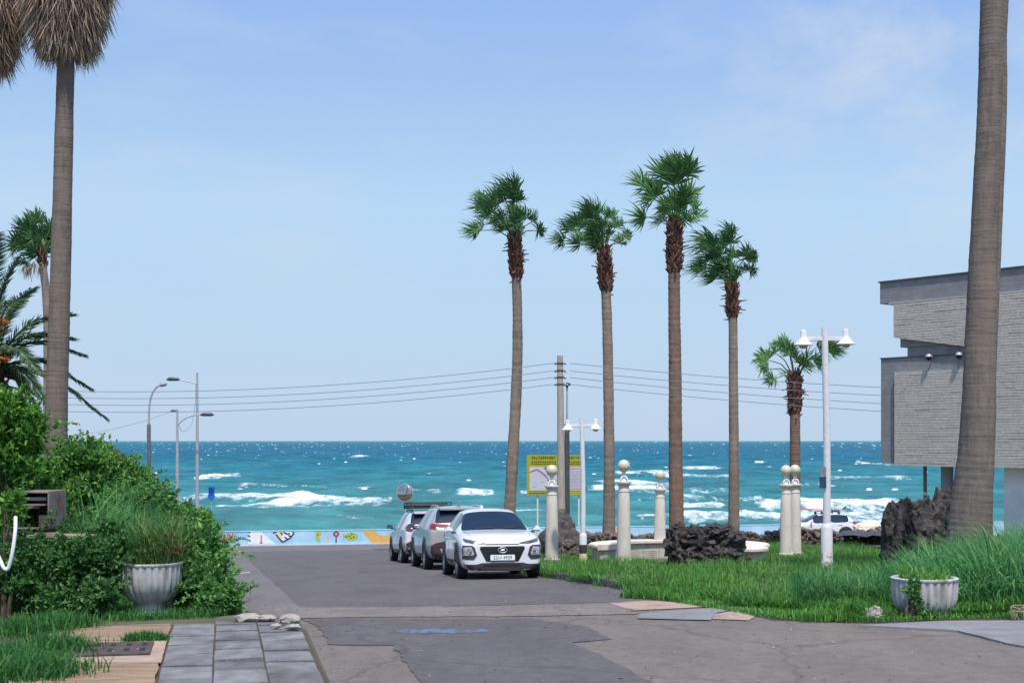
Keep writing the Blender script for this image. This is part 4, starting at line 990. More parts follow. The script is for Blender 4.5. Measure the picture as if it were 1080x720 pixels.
pile = [(-.62, 0, .45, .38, (.85, .9, 1.25)), (-.1, .05, .42, .5, (1.2, .8, .85)), (.5, .1, .42, .42, (1.1, .85, 1.0)), (-.3, 0, .78, .28, (1.3, .9, .7)), (.3, .05, .8, .3, (1.3, .9, .65)), (.68, .05, .7, .22, (.9, .9, .9)), (-.66, 0, .85, .2, (1, 1, .9)), (.9, -.1, .12, .22, (1.1, 1, .7)), (.1, -.35, .2, .28, (1.3, .8, .8)), (-.5, -.3, .18, .26, (1, .9, .9)), (.6, -.3, .18, .24, (1.2, .9, .8))]
boulder(743, 35.6, pile, 'dark craggy lava stone pile standing in grass before the round bench', 'rock pile', 12, M['lava'], 'rock_pile', rough=.6, fr=2.6)
boulder(591, 44.5, [(0, 0, .35, .66, (1.12, .8, 1.1)), (-.28, .1, .2, .5, (1.0, .9, .9)), (.32, 0, .2, .46, (1, .9, .9)), (0, 0, .8, .5, (.95, .75, 1.15)), (.02, 0, 1.2, .26, (.9, .8, 1.2))], 'dark pointed lava mound at the foot of the concrete utility pole', 'rock', 22, M['mound'], rough=.16)
boulder(972, 30, [(-.45, 0, .75, .45, (.75, .8, 1.6)), (0, .1, .75, .55, (.9, .8, 1.25)), (.45, .1, .9, .42, (.9, .8, 1.8)), (.72, 0, 1.15, .33, (.7, .8, 2.0)), (-.3, 0, 1.25, .25, (1, .8, .9)), (.85, .2, .6, .5, (.8, .8, 1.3)), (-.55, .1, .3, .4, (.7, .9, 1))], 'tall craggy black lava rock left of the massive palm trunk', 'rock', 32, M['lava'], rough=.4, fr=2.0)
boulder(600, 43.2, [(-.12, 0, .15, .2, (1, .8, 1)), (.1, 0, .18, .22, (1, .8, 1.1)), (.02, -.05, .4, .18, (1.1, .8, .9))], 'small heap of mottled stones beside the lamp post with a black band', 'stones', 5, M['lava_brown'], 'stone_heap', sub=3)
boulder(915, 76, [(0, 0, .45, .7, (1.2, .8, .85)), (.5, .1, .3, .55, (1.1, .8, .8))], 'sand coloured boulder on the coast road behind the white car with surfboard', 'boulder', 9, M['sandrock'], 'boulder', rough=.2, zoff=0)
boulder(920, 18.25, [(0, 0, .07, .12, (1.0, .8, .8)), (.05, 0, .1, .09, (.9, .8, 1))], 'white jagged stone at the grass edge left of the right planter', 'stone', 3, M['whitestone'], 'stone', sub=3, rough=.3, zoff=0)
for (px, py, r, sq, lb) in [(262, 659, .14, (1.25, .8, .42), 'long pale flat stone, leftmost of the stones closing the sidewalk end'), (282, 659.5, .1, (1.1, .8, .45), 'middle pale stone at the end of the grey sidewalk'), (306, 661, .13, (1.1, .8, .5), 'rounded pale stone at the right corner of the sidewalk end'), (291, 668, .055, (1.2, .8, .5), 'small pale stone chip lying on the paving slabs'), (309, 669, .085, (1.2, .8, .4), 'flat pale stone in front of the rounded corner stone')]:
    p = hit(px, py); mb = MB(); rock(mb, (0, 0, .05), r, px, 3, .3, sq); o = mb.build('stone', M['whitestone'], None, smooth=35, fixn=False); o.location = p + Vector((0, 0, .045)); tag(o, lb, 'stone', 'pale stones at the sidewalk end')
boulder(70, 20.0, [(0, 0, .05, .3, (1.3, .8, .3))], 'flat grey stone slab in the weeds left of the sidewalk', 'stone', 6, M['slab'], 'stone', sub=3, rough=.2, zoff=0)

# ------------------------------------------------------------------ columns with globes
def column(Y, px, label, sc=1.0):
    root = empty('column', gnd(px, Y, VERGE - .05), 0, label, 'column', 'pale stone columns topped with globes')
    mb = MB(); mb.lathe([(.235, 0), (.235, .12), (.20, .14), (.193, .5), (.187, .9), (.183, .905), (.183, .915), (.187, .92), (.175, 1.4), (.158, 1.86), (.150, 1.9), (.150, 1.92), (.162, 1.93), (.150, 1.95), (.146, 2.06)], 28); mb.build('shaft', M['limestone'], root, smooth=35)
    mb = MB(); mb.lathe([(.146, 2.06), (.165, 2.08), (.18, 2.12), (.215, 2.15), (.215, 2.185), (.16, 2.195)], 28)
    mb.build('capital', M['limestone'], root, smooth=30)
    mb = MB(); mb.lathe([(.09, 2.19), (.06, 2.23), (.05, 2.28), (.085, 2.33), (.045, 2.36), (.06, 2.40), (.05, 2.44)], 20)
    for i in range(4):
        w = PI / 4 + i * PI / 2; mb.tube(spline([(.12 * math.cos(w), .12 * math.sin(w), 2.2), (.14 * math.cos(w), .14 * math.sin(w), 2.25), (.07 * math.cos(w), .07 * math.sin(w), 2.32)], 4), .018, 6)
    mb.build('neck', M['white_metal'], root)
    mb = MB(); mb.lathe([(.168 * math.sin(PI * i / 14) + .002, 2.6 - .168 * math.cos(PI * i / 14)) for i in range(15)], 24); mb.build('globe', M['globe'], root, smooth=180)
    root.scale = (sc * .95, sc * .95, sc)
    return root
column(40.0, 582, 'globe topped column nearest the parked white car', 1.0)
column(38.5, 658, 'globe topped column in front of the round bench, left of the lava stone pile', 1.02)
column(42.5, 696, 'globe topped column behind the bench, right beside the tallest palm trunk', .965)
column(43.0, 829, 'front column of the close pair with touching globes left of the white lamp post', 1.01)
column(44.2, 838.5, 'rear column of the close pair with touching globes left of the white lamp post', 1.03)

# curved bench wall
def bench():
    cx, cy = 4.72, 40.3; base = Vector((cx, cy, gz(cx, cy) + VERGE)); root = empty('round_bench', base, 0, 'weathered pale stone bench curving round behind the columns', 'bench')
    def arc(r0, r1, z0, z1, a0, a1, n=48):
        mb = MB(); vs = []
        for i in range(n + 1):
            w = a0 + (a1 - a0) * i / n
            dz = gz(cx + r0 * math.cos(w), cy + r0 * math.sin(w)) - gz(cx, cy)
            for r, z in ((r0, z0), (r1, z0), (r1, z1), (r0, z1)): vs.append((r * math.cos(w), r * math.sin(w), z + dz * (.4)))
        fs = []
        for i in range(n):
            for k in range(4): fs.append((i * 4 + k, i * 4 + (k + 1) % 4, i * 4 + 4 + (k + 1) % 4, i * 4 + 4 + k))
        fs += [(0, 1, 2, 3), (n * 4 + 3, n * 4 + 2, n * 4 + 1, n * 4)]
        mb.add(vs, fs); return mb
    a0, a1 = math.radians(-38), math.radians(202)
    arc(2.0, 2.45, -.25, .36, a0, a1).build('bench_wall', M['bench'], root, smooth=30, bevel=.02)
    arc(1.92, 2.55, .36, .46, a0 - .03, a1 + .03).build('seat_slab', M['limestone'], root, smooth=30, bevel=.025)
    # end blocks
    for a in (a0,):
        mb = MB(); mb.lathe([(.40, -.25), (.40, .40), (.37, .41)], 20, (2.22 * math.cos(a), 2.22 * math.sin(a), .02)); mb.build('end_block', M['bench'], root, smooth=35)
        mb = MB(); mb.lathe([(.44, .40), (.49, .43), (.49, .48), (.44, .51)], 24, (2.22 * math.cos(a), 2.22 * math.sin(a), .02)); mb.build('end_cap', M['limestone'], root, smooth=35)
    ex, ey = 1.55, -2.75; a = a0; p0 = Vector((2.22 * math.cos(a), 2.22 * math.sin(a), 0)); p1 = Vector((ex, ey, 0)); md = (p0 + p1) / 2; ln = (p1 - p0).length; ro = math.atan2(p1.y - p0.y, p1.x - p0.x)
    mb = MB(); mb.box((md.x, md.y, .12), (ln, .44, .62), ro); mb.build('wing_wall', M['bench'], root, bevel=.02)
    mb = MB(); mb.box((md.x, md.y, .462), (ln, .6, .07), ro); mb.build('wing_slab', M['limestone'], root, bevel=.02)
    mb = MB(); mb.lathe([(.40, -.2), (.40, .42), (.37, .44)], 8, (ex, ey, .03)); mb.build('end_block', M['bench'], root, smooth=30)
    mb = MB(); mb.lathe([(.44, .42), (.50, .45), (.50, .51), (.45, .54)], 24, (ex, ey, .03)); mb.build('end_cap', M['limestone'], root, smooth=35)
    # pierced panel
    c = at(687, 586, 41.7) - base; mb = MB(); W, H = .36, .34
    for i in range(7): mb.box((c.x - W / 2 + W * i / 6, c.y, c.z), (.022, .05, H))
    for i in range(7): mb.box((c.x, c.y + .003, c.z - H / 2 + H * i / 6), (W + .02, .05, .022))
    mb.build('lattice_panel', M['limestone'], root, smooth=None)
    mb = MB(); mb.box((c.x, c.y + .06, c.z), (W, .06, H)); mb.build('panel_back', M['bench'], root, smooth=None)
    return root
bench()

# ------------------------------------------------------------------ lamp posts (bell lamps)
def bell_post(px, Y, H, label, k, band, zoff=VERGE - .03, n_lift=0):
    root = empty('lamp_post', gnd(px, Y, zoff), 0, label, 'lamp post', 'white lamp posts with twin bell lamps')
    th = 1.05 * k
    mb = MB(); mb.tube(spline([(0, 0, th - .02), (.0, 0, H * .55), (-.05 * k, 0, H)], 8), list(np.linspace(.088 * k, .072 * k, 17)), 14); mb.build('pole', M['white_metal'], root)
    mb = MB(); mb.lathe([(.13 * k, 0), (.13 * k, th - .12 * k), (.115 * k, th - .06 * k), (.085 * k, th)], 18); mb.build('base_sleeve', M['white_metal'], root)
    if band:
        mb = MB(); mb.lathe([(.134 * k, .34 * th), (.134 * k, .34 * th + .002), (.134 * k, .62 * th), (.12 * k, .62 * th)], 18); mb.build('black_band', M['black_paint'], root)
        mb = MB(); mb.lathe([(.134 * k, 0), (.134 * k, .02), (.134 * k, .335 * th), (.12 * k, .335 * th)], 18); mb.build('yellow_foot', M['yellow_paint'], root)
    else:
        mb = MB(); mb.lathe([(.133 * k, .16), (.133 * k, .2), (.133 * k, .40), (.12 * k, .4)], 18); mb.build('worn_band', pmat('worn_band', (.78, .77, .76), (.45, .34, .28), 11, .8, contrast=(.48, .6)), root)
    az = H - .24 * k; x0 = -.05 * k
    mb = MB(); mb.box((x0 + .0, 0, az), (1.0 * k, .075 * k, .10 * k)); mb.build('cross_arm', M['white_metal'], root, bevel=.012)
    for sx in (-1, 1):
        x = x0 + sx * .47 * k; zt = az + (.02 if sx > 0 else 0)
        mb = MB(); mb.lathe([(.02 * k, .20 * k), (.06 * k, .185 * k), (.072 * k, .14 * k), (.072 * k, .04 * k), (.085 * k, .01 * k), (.14 * k, -.07 * k), (.205 * k, -.13 * k), (.205 * k, -.15 * k), (.19 * k, -.15 * k), (.10 * k, -.05 * k)], 24, (x, 0, zt)); l = mb.build('lamp_shade', M['white_metal'], root, smooth=35)
        mb = MB(); mb.lathe([(.02 * k, -.225 * k), (.07 * k, -.215 * k), (.10 * k, -.17 * k), (.10 * k, -.13 * k)], 18, (x, 0, zt)); mb.build('lamp_bulb', M['globe'], l, smooth=180)
    return root
lp = bell_post(872, 31.6, 5.38, 'taller white lamp post with twin bell lamps and a small blue notice, right', 1.0, False)
mb = MB(); mb.box((-.11, -.10, 1.95), (.15, .012, .25)); mb.build('notice_sticker', M['sticker_blue'], lp, smooth=None)
mb = MB(); mb.box((-.105, -.093, 2.2), (.13, .012, .20)); mb.build('notice_sticker', M['sticker_grey'], lp, smooth=None)
bell_post(615, 38.4, 3.92, 'shorter white lamp post with black band and yellow foot, left of the palms', .8, True)

# ------------------------------------------------------------------ information board
def board():
    Y = 52; root = empty('information_board', gnd(584, Y, VERGE), 0, 'lime green information board with map panel on two pale legs', 'information board')
    b = gnd(584, Y, VERGE); k = Y / F
    def L(px, py, d=0): q = at(px, py, Y) - b; return Vector((q.x, d, q.z))
    def rect(x0, y0, x1, y1, d, t=.01):
        mb = MB(); a = L(x0, y1); c = L(x1, y0); mb.box(((a.x + c.x) / 2, -d, (a.z + c.z) / 2), (c.x - a.x, t, c.z - a.z)); return mb
    rect(555.5, 479.5, 616, 522, 0, .06).build('board', M['board'], root, bevel=.006)
    rect(558.5, 492, 588, 517, .034).build('map_panel', M['board_map'], root, smooth=None)
    rect(598, 492, 614.5, 517, .034).build('text_panel', M['board_map'], root, smooth=None)
    mb = MB(); q = [L(573.5, 492.4), L(588, 492.4), L(588, 500), L(584, 498.5), L(580, 497), L(577, 497.5)]; mb.prism([(p.x, p.z) for p in q], -.046, -.036); mb.build('map_sea', M['board_blue'], root, smooth=None)
    mb = MB(); pa = [L(559, 497), L(566, 494), L(571, 497), L(576, 501), L(579, 507), L(582, 514)]
    for p, q in zip(pa, pa[1:]): mb.tube([p + Vector((0, -.043, 0)), q + Vector((0, -.043, 0))], .022, 6)
    mb.build('map_route', M['board_pink'], root, smooth=None)
    rr = random.Random(4); mb = MB()
    # heading: rows of square glyph-like strokes, as unreadable here as in the picture
    x = 561
    while x < 613:
        for dz in (-1, 0, 1):
            if rr.random() < .85: a = L(x + rr.uniform(.2, .5), 482.3 + dz * .95); mb.box((a.x, -.034, a.z), (.05, .008, .016))
        if rr.random() < .9: a = L(x + rr.choice((-.4, .9)), 482.3); mb.box((a.x, -.035, a.z), (.016, .008, .085))
        x += 2.35 if not 584 < x < 586 else 4
    for yy, x0, x1 in ((486.6, 560.5, 585), (488.8, 559.5, 586), (486.6, 598, 613), (488.8, 598, 612)):
        x = x0
        while x < x1: w = rr.uniform(.8, 2.2); a = L(x + w / 2, yy); mb.box((a.x, -.034, a.z), (w * k, .008, .03)); x += w + .5
    x = 558
    while x < 585: w = rr.uniform(1, 2.4); a = L(x + w / 2, 519.6); mb.box((a.x, -.034, a.z), (w * k, .008, .035)); x += w + .6
    mb.build('lettering', M['board_ink'], root, smooth=None)
    mb = MB()
    for i in range(9):
        x = 599
        while x < 613: w = rr.uniform(.8, 2.4); a = L(x + w / 2, 496.6 + i * 2.0); mb.box((a.x, -.042, a.z), (w * k, .006, .02)); x += w + .5
    for i in range(3): a = L(563 + i * 9, 513 - i * 5); mb.box((a.x, -.042, a.z), (.09, .006, .014))
    mb.build('small_lettering', M['board_grey'], root, smooth=None)
    mb = MB(); a = L(605.5, 493.6); mb.box((a.x, -.042, a.z), (12 * k, .006, .05)); a = L(606, 515); mb.box((a.x, -.042, a.z), (13 * k, .006, .045)); mb.build('red_lettering', M['board_pink'], root, smooth=None)
    for px in (567, 610.5):
        t = L(px, 521); mb = MB(); mb.tube([(t.x, .06, -.05), (t.x, .06, t.z + .4)], .033, 10); mb.build('leg', M['white_metal'], root)
board()

# ------------------------------------------------------------------ utility pole, wires, street lights
UY = 47.0; ub = gnd(590, UY, VERGE)
up = empty('utility_pole', ub, 0, 'tall concrete utility pole carrying four wires, beside the lime board', 'utility pole')
tz = (at(592, 375, UY) - ub).z
mb = MB(); mb.tube([(.06, 0, -.05), (.05, 0, tz * .5), (.02, 0, tz)], [.15, .125, .095], 16); mb.build('pole', M['concrete_pole'], up)
for py in (383, 390.5, 397.5, 405): z = (at(592, py, UY) - ub).z; mb = MB(); mb.lathe([(.118, -.02), (.122, 0), (.118, .02)], 16, (.028, 0, z)); mb.build('clamp_band', M['dark_metal'], up)
WIREY = [383, 391, 398, 405.2]
for py in WIREY:
    for sx in (-1, 1):
        z = (at(592, py, UY) - ub).z; mb = MB()
        mb.tube([(.03 + sx * .1, 0, z), (.03 + sx * .15, 0, z), (.03 + sx * .18, 0, z - .005), (.03 + sx * .2, 0, z - .01)], [.02, .05, .05, .02], 8); mb.tube([(.03 + sx * .2, 0, z - .01), (.03 + sx * .26, 0, z - .02)], .015, 6)
        mb.build('insulator', M['ceramic'], up)
def wire(a, b, sag, label):
    a, b = Vector(a), Vector(b); pts = [a.lerp(b, i / 40) - Vector((0, 0, sag * 4 * (i / 40) * (1 - i / 40))) for i in range(41)]
    mb = MB(); mb.tube([p - pts[0] for p in pts], .011, 5); o = mb.build('wire', M['wire'], None); o.location = pts[0]; tag(o, label, 'wire', 'overhead wires at the utility pole'); return o
nm = ['top', 'second', 'third', 'lowest']
for i, py in enumerate(WIREY):
    a = at(590, py, UY) + Vector((-.22, 0, 0)); 
    wire(a, at(-230, [391, 397.5, 404.5, 412][i], 52), [.85, .85, .85, .85][i], f'{nm[i]} of the four wires running left from the utility pole')
    a = at(594, py, UY) + Vector((.22, 0, 0))
    wire(a, at(1250, [413, 422, 432, 441][i], 56), [.35, .35, .35, .35][i], f'{nm[i]} of the four wires running right from the utility pole')
# black street light beside the pole
b = gnd(598, 49.5, VERGE); r = empty('street_light', b, 0, 'thin black street light with a flat round head, beside the utility pole', 'street light')
def LL(px, py): return (at(px, py, 49.5) - b).z
mb = MB(); mb.tube([(0, 0, -.05), (0, 0, LL(598, 447)), (0, 0, LL(598, 446))], [.105, .085, .05], 12); mb.build('lower_pole', M['dark_metal'], r)
mb = MB(); mb.tube([(0, 0, LL(598, 447)), (0, 0, LL(598, 408))], [.04, .028], 10); mb.build('upper_pole', M['grey_metal'], r)
z = LL(598, 405); mb = MB(); mb.lathe([(.03, -.14), (.05, -.06), (.12, -.05), (.13, -.02), (.12, .03), (.03, .06)], 18, (0, 0, z)); mb.build('lamp_head', M['dark_metal'], r)
mb = MB(); mb.lathe([(.056, -.03), (.062, 0), (.056, .03)], 10, (0, 0, LL(598, 503))); mb.build('white_band', M['white_metal'], r)
# street lights on the left
def arm_light(px, Y, ptop, arm, head_px, label, dark, mat):
    b = gnd(px, Y, 0); r = empty('street_light', b, 0, label, 'street light', 'street lights along the coast road')
    q = lambda x, y: at(x, y, Y) - b
    t = q(px, ptop)
    mb = MB(); mb.tube([(0, 0, -.05), (0, 0, t.z * .5), (t.x, 0, t.z)], [.11, .09, .055], 12); mb.build('pole', mat, r)
    mb = MB(); mb.tube(spline([q(*p) for p in arm], 6), .035, 8); 
    mb.build('arm', mat, r)
    h = q(*head_px); d = (q(*arm[-1]) - q(*arm[-2])); sg = 1 if d.x > 0 else -1
    mb = MB(); mb.tube([h + Vector((-sg * .36, 0, -.01)), h + Vector((-sg * .2, 0, .015)), h + Vector((sg * .2, 0, .02)), h + Vector((sg * .36, 0, -.01))], [.05, .10, .11, .03], 10)
    mb.build('lamp_head', M['dark_metal'], r); return r
arm_light(208, 77, 393, [(208, 404.5), (200, 402.5), (190, 400.5), (186, 400)], (182.5, 400), 'tallest silver street light, arm reaching left over the sea', 0, M['grey_metal'])
l2 = arm_light(187, 76, 431.5, [(187.5, 448), (194, 442), (204, 438), (212, 437)], (218.5, 437.2), 'short street light with arm reaching right below the taller one', 0, M['grey_metal'])
b = gnd(157, 62, 0); r = empty('street_light', b, 0, 'pale curved street light with a hooked top above the thicket', 'street light', 'street lights along the coast road')
q = lambda x, y: at(x, y, 62) - b
mb = MB(); mb.tube([(0, 0, -.05), q(157, 448), q(157, 447)], [.10, .085, .05], 12); mb.build('lower_pole', M['dark_metal'], r)
mb = MB(); mb.tube(spline([q(157, 447), q(157.6, 428), q(160.5, 415), q(166, 407.5), q(170, 406)], 6), .045, 8); mb.build('curved_arm', M['grey_metal'], r)
mb = MB(); mb.tube([q(168, 407), q(170, 405.6), q(174, 404.6), q(176.5, 405)], [.04, .10, .11, .03], 10); mb.build('lamp_head', M['grey_metal'], r)
o = wire(at(182, 433.5, 76), at(-150, 425, 66), 1.5, 'single low wire leading left from the short street light'); o['group'] = 'overhead wires at the coast'
mb = MB(); qq = at(182, 433.5, 76) - l2.matrix_basis.translation; mb.tube([qq + Vector((-.1, 0, 0)), qq + Vector((.05, 0, .02)), qq + Vector((.25, 0, 0))], [.05, .08, .03], 8); mb.build('wire_clamp', M['dark_metal'], l2)
pts = spline([at(206.5, 405, 77), at(206, 425, 77), at(202, 447, 76.8), at(193, 455, 76.4), at(188, 447, 76)], 8); mb = MB(); mb.tube([p - pts[0] for p in pts], .012, 5); o = mb.build('cable', M['wire'], None); o.location = pts[0]; tag(o, 'slack cable hanging between the two right coast street lights', 'cable')
# blue sign
b = gnd(223, 78, 0); r = empty('road_sign', b, 0, 'small blue sign on a thin post before the mural wall', 'road sign'); q = lambda x, y: at(x, y, 78) - b
mb = MB(); mb.tube([(0, 0, -.05), q(223, 514)], .03, 8); mb.build('post', M['grey_metal'], r)
mb = MB(); c = q(223.3, 516.8); mb.box((c.x, -.05, c.z), (.33, .02, .36)); mb.build('sign_plate', M['sign_blue'], r, bevel=.008)
mb = MB(); c = q(223.2, 523); mb.lathe([(.2, -.012), (.2, .012)], 20); 
o = mb.build('round_plate', M['sign_blue'], r); o.location = (c.x, -.06, c.z); o.rotation_euler = (PI / 2, 0, 0)
# convex mirror
b = gnd(428, 53, 0); r = empty('traffic_mirror', b, 0, 'round convex traffic mirror with orange rim above the parked cars', 'traffic mirror'); c = at(427.5, 519.5, 53) - b
mb = MB(); mb.tube([(0, 0, -.05), (0, 0, c.z + .15)], .035, 10); mb.build('post', M['grey_metal'], r)
def disc(name, prof, mat, par, smooth=60):
    mb = MB(); mb.lathe(prof, 28); o = mb.build(name, mat, par, smooth=smooth); o.location = (c.x, -.06, c.z); o.rotation_euler = (math.radians(84), 0, math.radians(-16)); return o
disc('rim', [(.315, 0), (.33, 0), (.335, .03), (.33, .06), (.315, .06)], M['mirror_rim'], r)
disc('mirror_face', [(.312, .02), (.311, .065), (.26, .092), (.18, .117), (.09, .132), (.004, .137)], M['mirror'], r, 180)
# tarpaulin over the wall
b = gnd(905, 58.2, VERGE); mb = MB(); q = lambda x, y, d: tuple(at(x, y, 58.2 + d) - b)
top = [(882, 564.5), (889, 559.5), (900, 559), (914, 561.5), (920, 559), (935, 560.5), (945, 561)]
vs = [q(x, y, 1.2) for x, y in top] + [q(x, y + 1.2, 0) for x, y in top] + [q(x, min(y + 5.0, 566), -.35) for x, y in top]; n = len(top); fs = [(i, i + 1, i + n + 1, i + n) for i in range(n - 1)] + [(i + n, i + n + 1, i + 2 * n + 1, i + 2 * n) for i in range(n - 1)]
mb.add(vs, fs); mb.add([(v[0], v[1] + .02, v[2] - .03) for v in vs], fs)
o = mb.build('tarpaulin', M['tarp'], None, smooth=30); o.location = b; tag(o, 'dark grey tarpaulin over the stone wall behind the black lava rock', 'tarpaulin')

# ------------------------------------------------------------------ planters
def planter(px, Y, sink, label, rz, sc=1.0):
    root = empty('planter', gnd(px, Y, -sink), rz, label, 'planter', 'fluted concrete planters')
    nf = 26
    def fl(i, w): return 1 + FLK[i] * (abs(math.cos(w * nf / 2)) - .5)
    prof = [(.28, 0), (.285, .03), (.235, .12), (.205, .19), (.22, .215), (.27, .24), (.33, .30), (.385, .40), (.41, .50), (.42, .62), (.42, .72), (.425, .735)]
    FLK = [.0, .05, .07, .05, 0, .05, .07, .075, .07, .06, .05, .0]
    mb = MB(); mb.lathe(prof, 120, flute=fl); mb.build('bowl', M['planter'], root, smooth=60)
    mb = MB(); mb.lathe([(.43, .725), (.437, .735), (.437, .758), (.42, .765), (.375, .763), (.37, .70)], 60); mb.build('rim', M['planter'], root, smooth=35)
    mb = MB(); mb.lathe([(.385, .66), (.385, .69), (.2, .71), (.01, .715)], 30); mb.build('soil', M['soil'], root)
    root.scale = (sc,) * 3; return root
planter(159, 19.6, .02, 'pale fluted concrete planter on a flared foot at the left thicket', .3, 1.0)
planter(975, 18.75, .25, 'pale fluted concrete planter half sunk in tall grass at the right', 1.0, 1.0)
def plant_in(px, Y, z, r, n, L, W, mat, label, seed, name, cat, k=5, curv=1.1, flat=1.0):
    b = gnd(px, Y, 0); rg = np.random.default_rng(seed); a = rg.uniform(0, 2 * PI, n); q = r * np.sqrt(rg.random(n))
    v1, f1 = blades_np(np.stack([np.cos(a) * q, np.sin(a) * q, np.full(n, z)], 1), rg.uniform(*L, n), rg.uniform(*W, n), np.abs(rg.normal(.1, .25, n)), rg.uniform(.2, 1.4, n) * curv, rg.uniform(0, 2 * PI, n), k, seed)
    o = npmesh(name, v1, f1, mat); o.location = b; tag(o, label, cat)
plant_in(165, 19.6, .7, .34, 900, (.3, .95), (.008, .016), M['drygrass'], 'tuft of thin grass growing in the left fluted planter', 71, 'planter_grass', 'plant')
plant_in(975, 18.75, .46, .34, 260, (.08, .26), (.012, .03), M['leaf_bright'], 'short yellow green weeds growing in the right sunken planter', 72, 'planter_weeds', 'plant', 3)
shrub('creeping vine hanging down the face of the right planter', 962, 18.3, [(963, 622, 6, 15, 1, 0), (964, 640, 9, 9, .6, 0)], 420, .06, M['leaf_dark'], 73, name='vine', cat='vine', clump=.4, ncl=24, stems=2)
shrub('dry red brown plant standing in the left planter near its right side', 178, 19.5, [(180, 578, 5, 12, 1, 0)], 260, .07, M['reddry'], 74, name='dry_plant', cat='plant', stems=3)

# ------------------------------------------------------------------ rusted cabinet, planks, hose, twig at the sides
b = gnd(42, 19.6, 0); Yc = 19.6
cab = empty('metal_cabinet', b, 0, 'rusted open metal cabinet lying in the shrubs at the left', 'cabinet'); q = lambda x, y, d=0: at(x, y, Yc) - b + Vector((0, d, 0))
a, c = q(18, 557), q(51, 519); W = c.x - a.x; H = c.z - a.z; cx = (a.x + c.x) / 2; D = .75
mb = MB(); th = .022
mb.box((cx, D / 2, c.z), (W, D, th)); mb.box((a.x, D / 2, (a.z + c.z) / 2), (th, D, H - th)); mb.box((c.x, D / 2, (a.z + c.z) / 2), (th, D, H - th)); mb.box((cx, D / 2, a.z), (W, D, th)); mb.box((cx, D, (a.z + c.z) / 2), (W - th, th, H - th))
mb.build('case', M['rust'], cab, bevel=.004)
mb = MB(); mb.box((cx, .02, c.z - .09), (W - .06, .03, .045)); mb.build('drawer_rail', M['dark_metal'], cab)
mb = MB(); mb.box((cx, .1, c.z - .17), (W - .06, .3, .02)); mb.box((cx - .03, .04, c.z - .2), (W - .2, .04, .05)); mb.build('shelf', M['rust'], cab)
mb = MB(); mb.box((cx + W * .3, .06, a.z + .10), (.12, .2, .16), .3); mb.build('rusty_part', M['iron'], cab)
tb = empty('plank_table', b + Vector((.25, 0, 0)), 0, 'weathered plank shelf under the rusted cabinet, half buried in ivy', 'plank shelf')
z = q(60, 565).z; mb = MB(); mb.box((.1, .05, z), (1.0, .42, .035)); mb.build('plank_top', M['wood'], tb, bevel=.004)
for lx in (-.3, .5):
    for ly in (-.1, .2): mb = MB(); mb.box((lx, ly, z / 2 - .03), (.05, .05, z)); mb.build('leg', M['wood'], tb)
mb = MB(); p = q(52, 560.5) ; mb.box((0, 0, 0), (.36, .10, .03), .25); o = mb.build('plank', M['wood'], None, bevel=.004); o.location = b + Vector((p.x, -.02, z + .034)); tag(o, 'short loose board lying on the weathered plank shelf', 'board')
pts = spline([at(16.5, 545, 18), at(16, 560, 17.85), at(13.5, 580, 17.8), at(9, 598, 17.8), at(4.5, 599, 17.8), at(0, 590, 17.85), at(-8, 570, 17.9), at(-12, 540, 18)], 8)
mb = MB(); mb.tube([p - pts[0] for p in pts], .024, 10); o = mb.build('hose', M['hose'], None, smooth=60); o.location = pts[0]; tag(o, 'loop of thick white hose hanging at the left edge', 'hose')
mb = MB(); b = gnd(1072, 18.2, 0)
for k in range(5):
    mb.tube(spline([(rr.uniform(-.1, .1), 0, .02), (rr.uniform(-.15, .1), 0, .12 + .1 * rr.random()), (.1 + rr.uniform(0, .2), rr.uniform(-.1, .1), .2 * rr.random() + .05)], 5), .008, 5)
o = mb.build('dry_twig', M['wood'], None); o.location = b; tag(o, 'dry pale twigs in the grass at the right edge', 'twigs')

# ------------------------------------------------------------------ building at the right
E_ = Vector((.6, -.8, 0)); bo = Vector((12.42, 48.0, gz(12.42, 48) + VERGE)); brz = math.atan2(E_.y, E_.x)
bd = empty('building', bo, brz, 'modern grey building with strip stone panels raised on columns, right', 'building')
G0 = bo.z
def Z(z): return z - G0
# local x along the facade (towards the viewer), local +y into the building, outward face at y=0
mb = MB(); mb.box((5.5, 4.0, Z(7.26)), (11, 8, .72)); mb.build('roof_band', M['slate'], bd, smooth=None)
mb = MB(); mb.box((5.5, 4.0, Z(7.64)), (11.1, 8.1, .045)); mb.build('roof_edge', M['dark_metal'], bd, smooth=None)
mb = MB(); mb.box((5.7, -.02, Z(6.88)), (10.6, .10, .045)); mb.build('trim_strip', M['trim'], bd, smooth=None)
mb = MB(); mb.box((5.9, 4.0, Z(6.15)), (10.2, 7.9, 1.5)); mb.build('upper_storey', M['slate'], bd, smooth=None)
mb = MB(); mb.box((5.8, 4.05, Z(5.0)), (9.5, 7.9, .9)); mb.box((5.5, 4.05, Z(3.3)), (11, 8.0, 3.5 )); 
mb.build('middle_wall', M['slate'], bd, smooth=None)
mb = MB(); mb.box((5.5, 4.05, Z(5.07)), (11.04, 8.06, .04)); mb.cur = 0; mb.build('ledge', M['dark_metal'], bd, smooth=None)
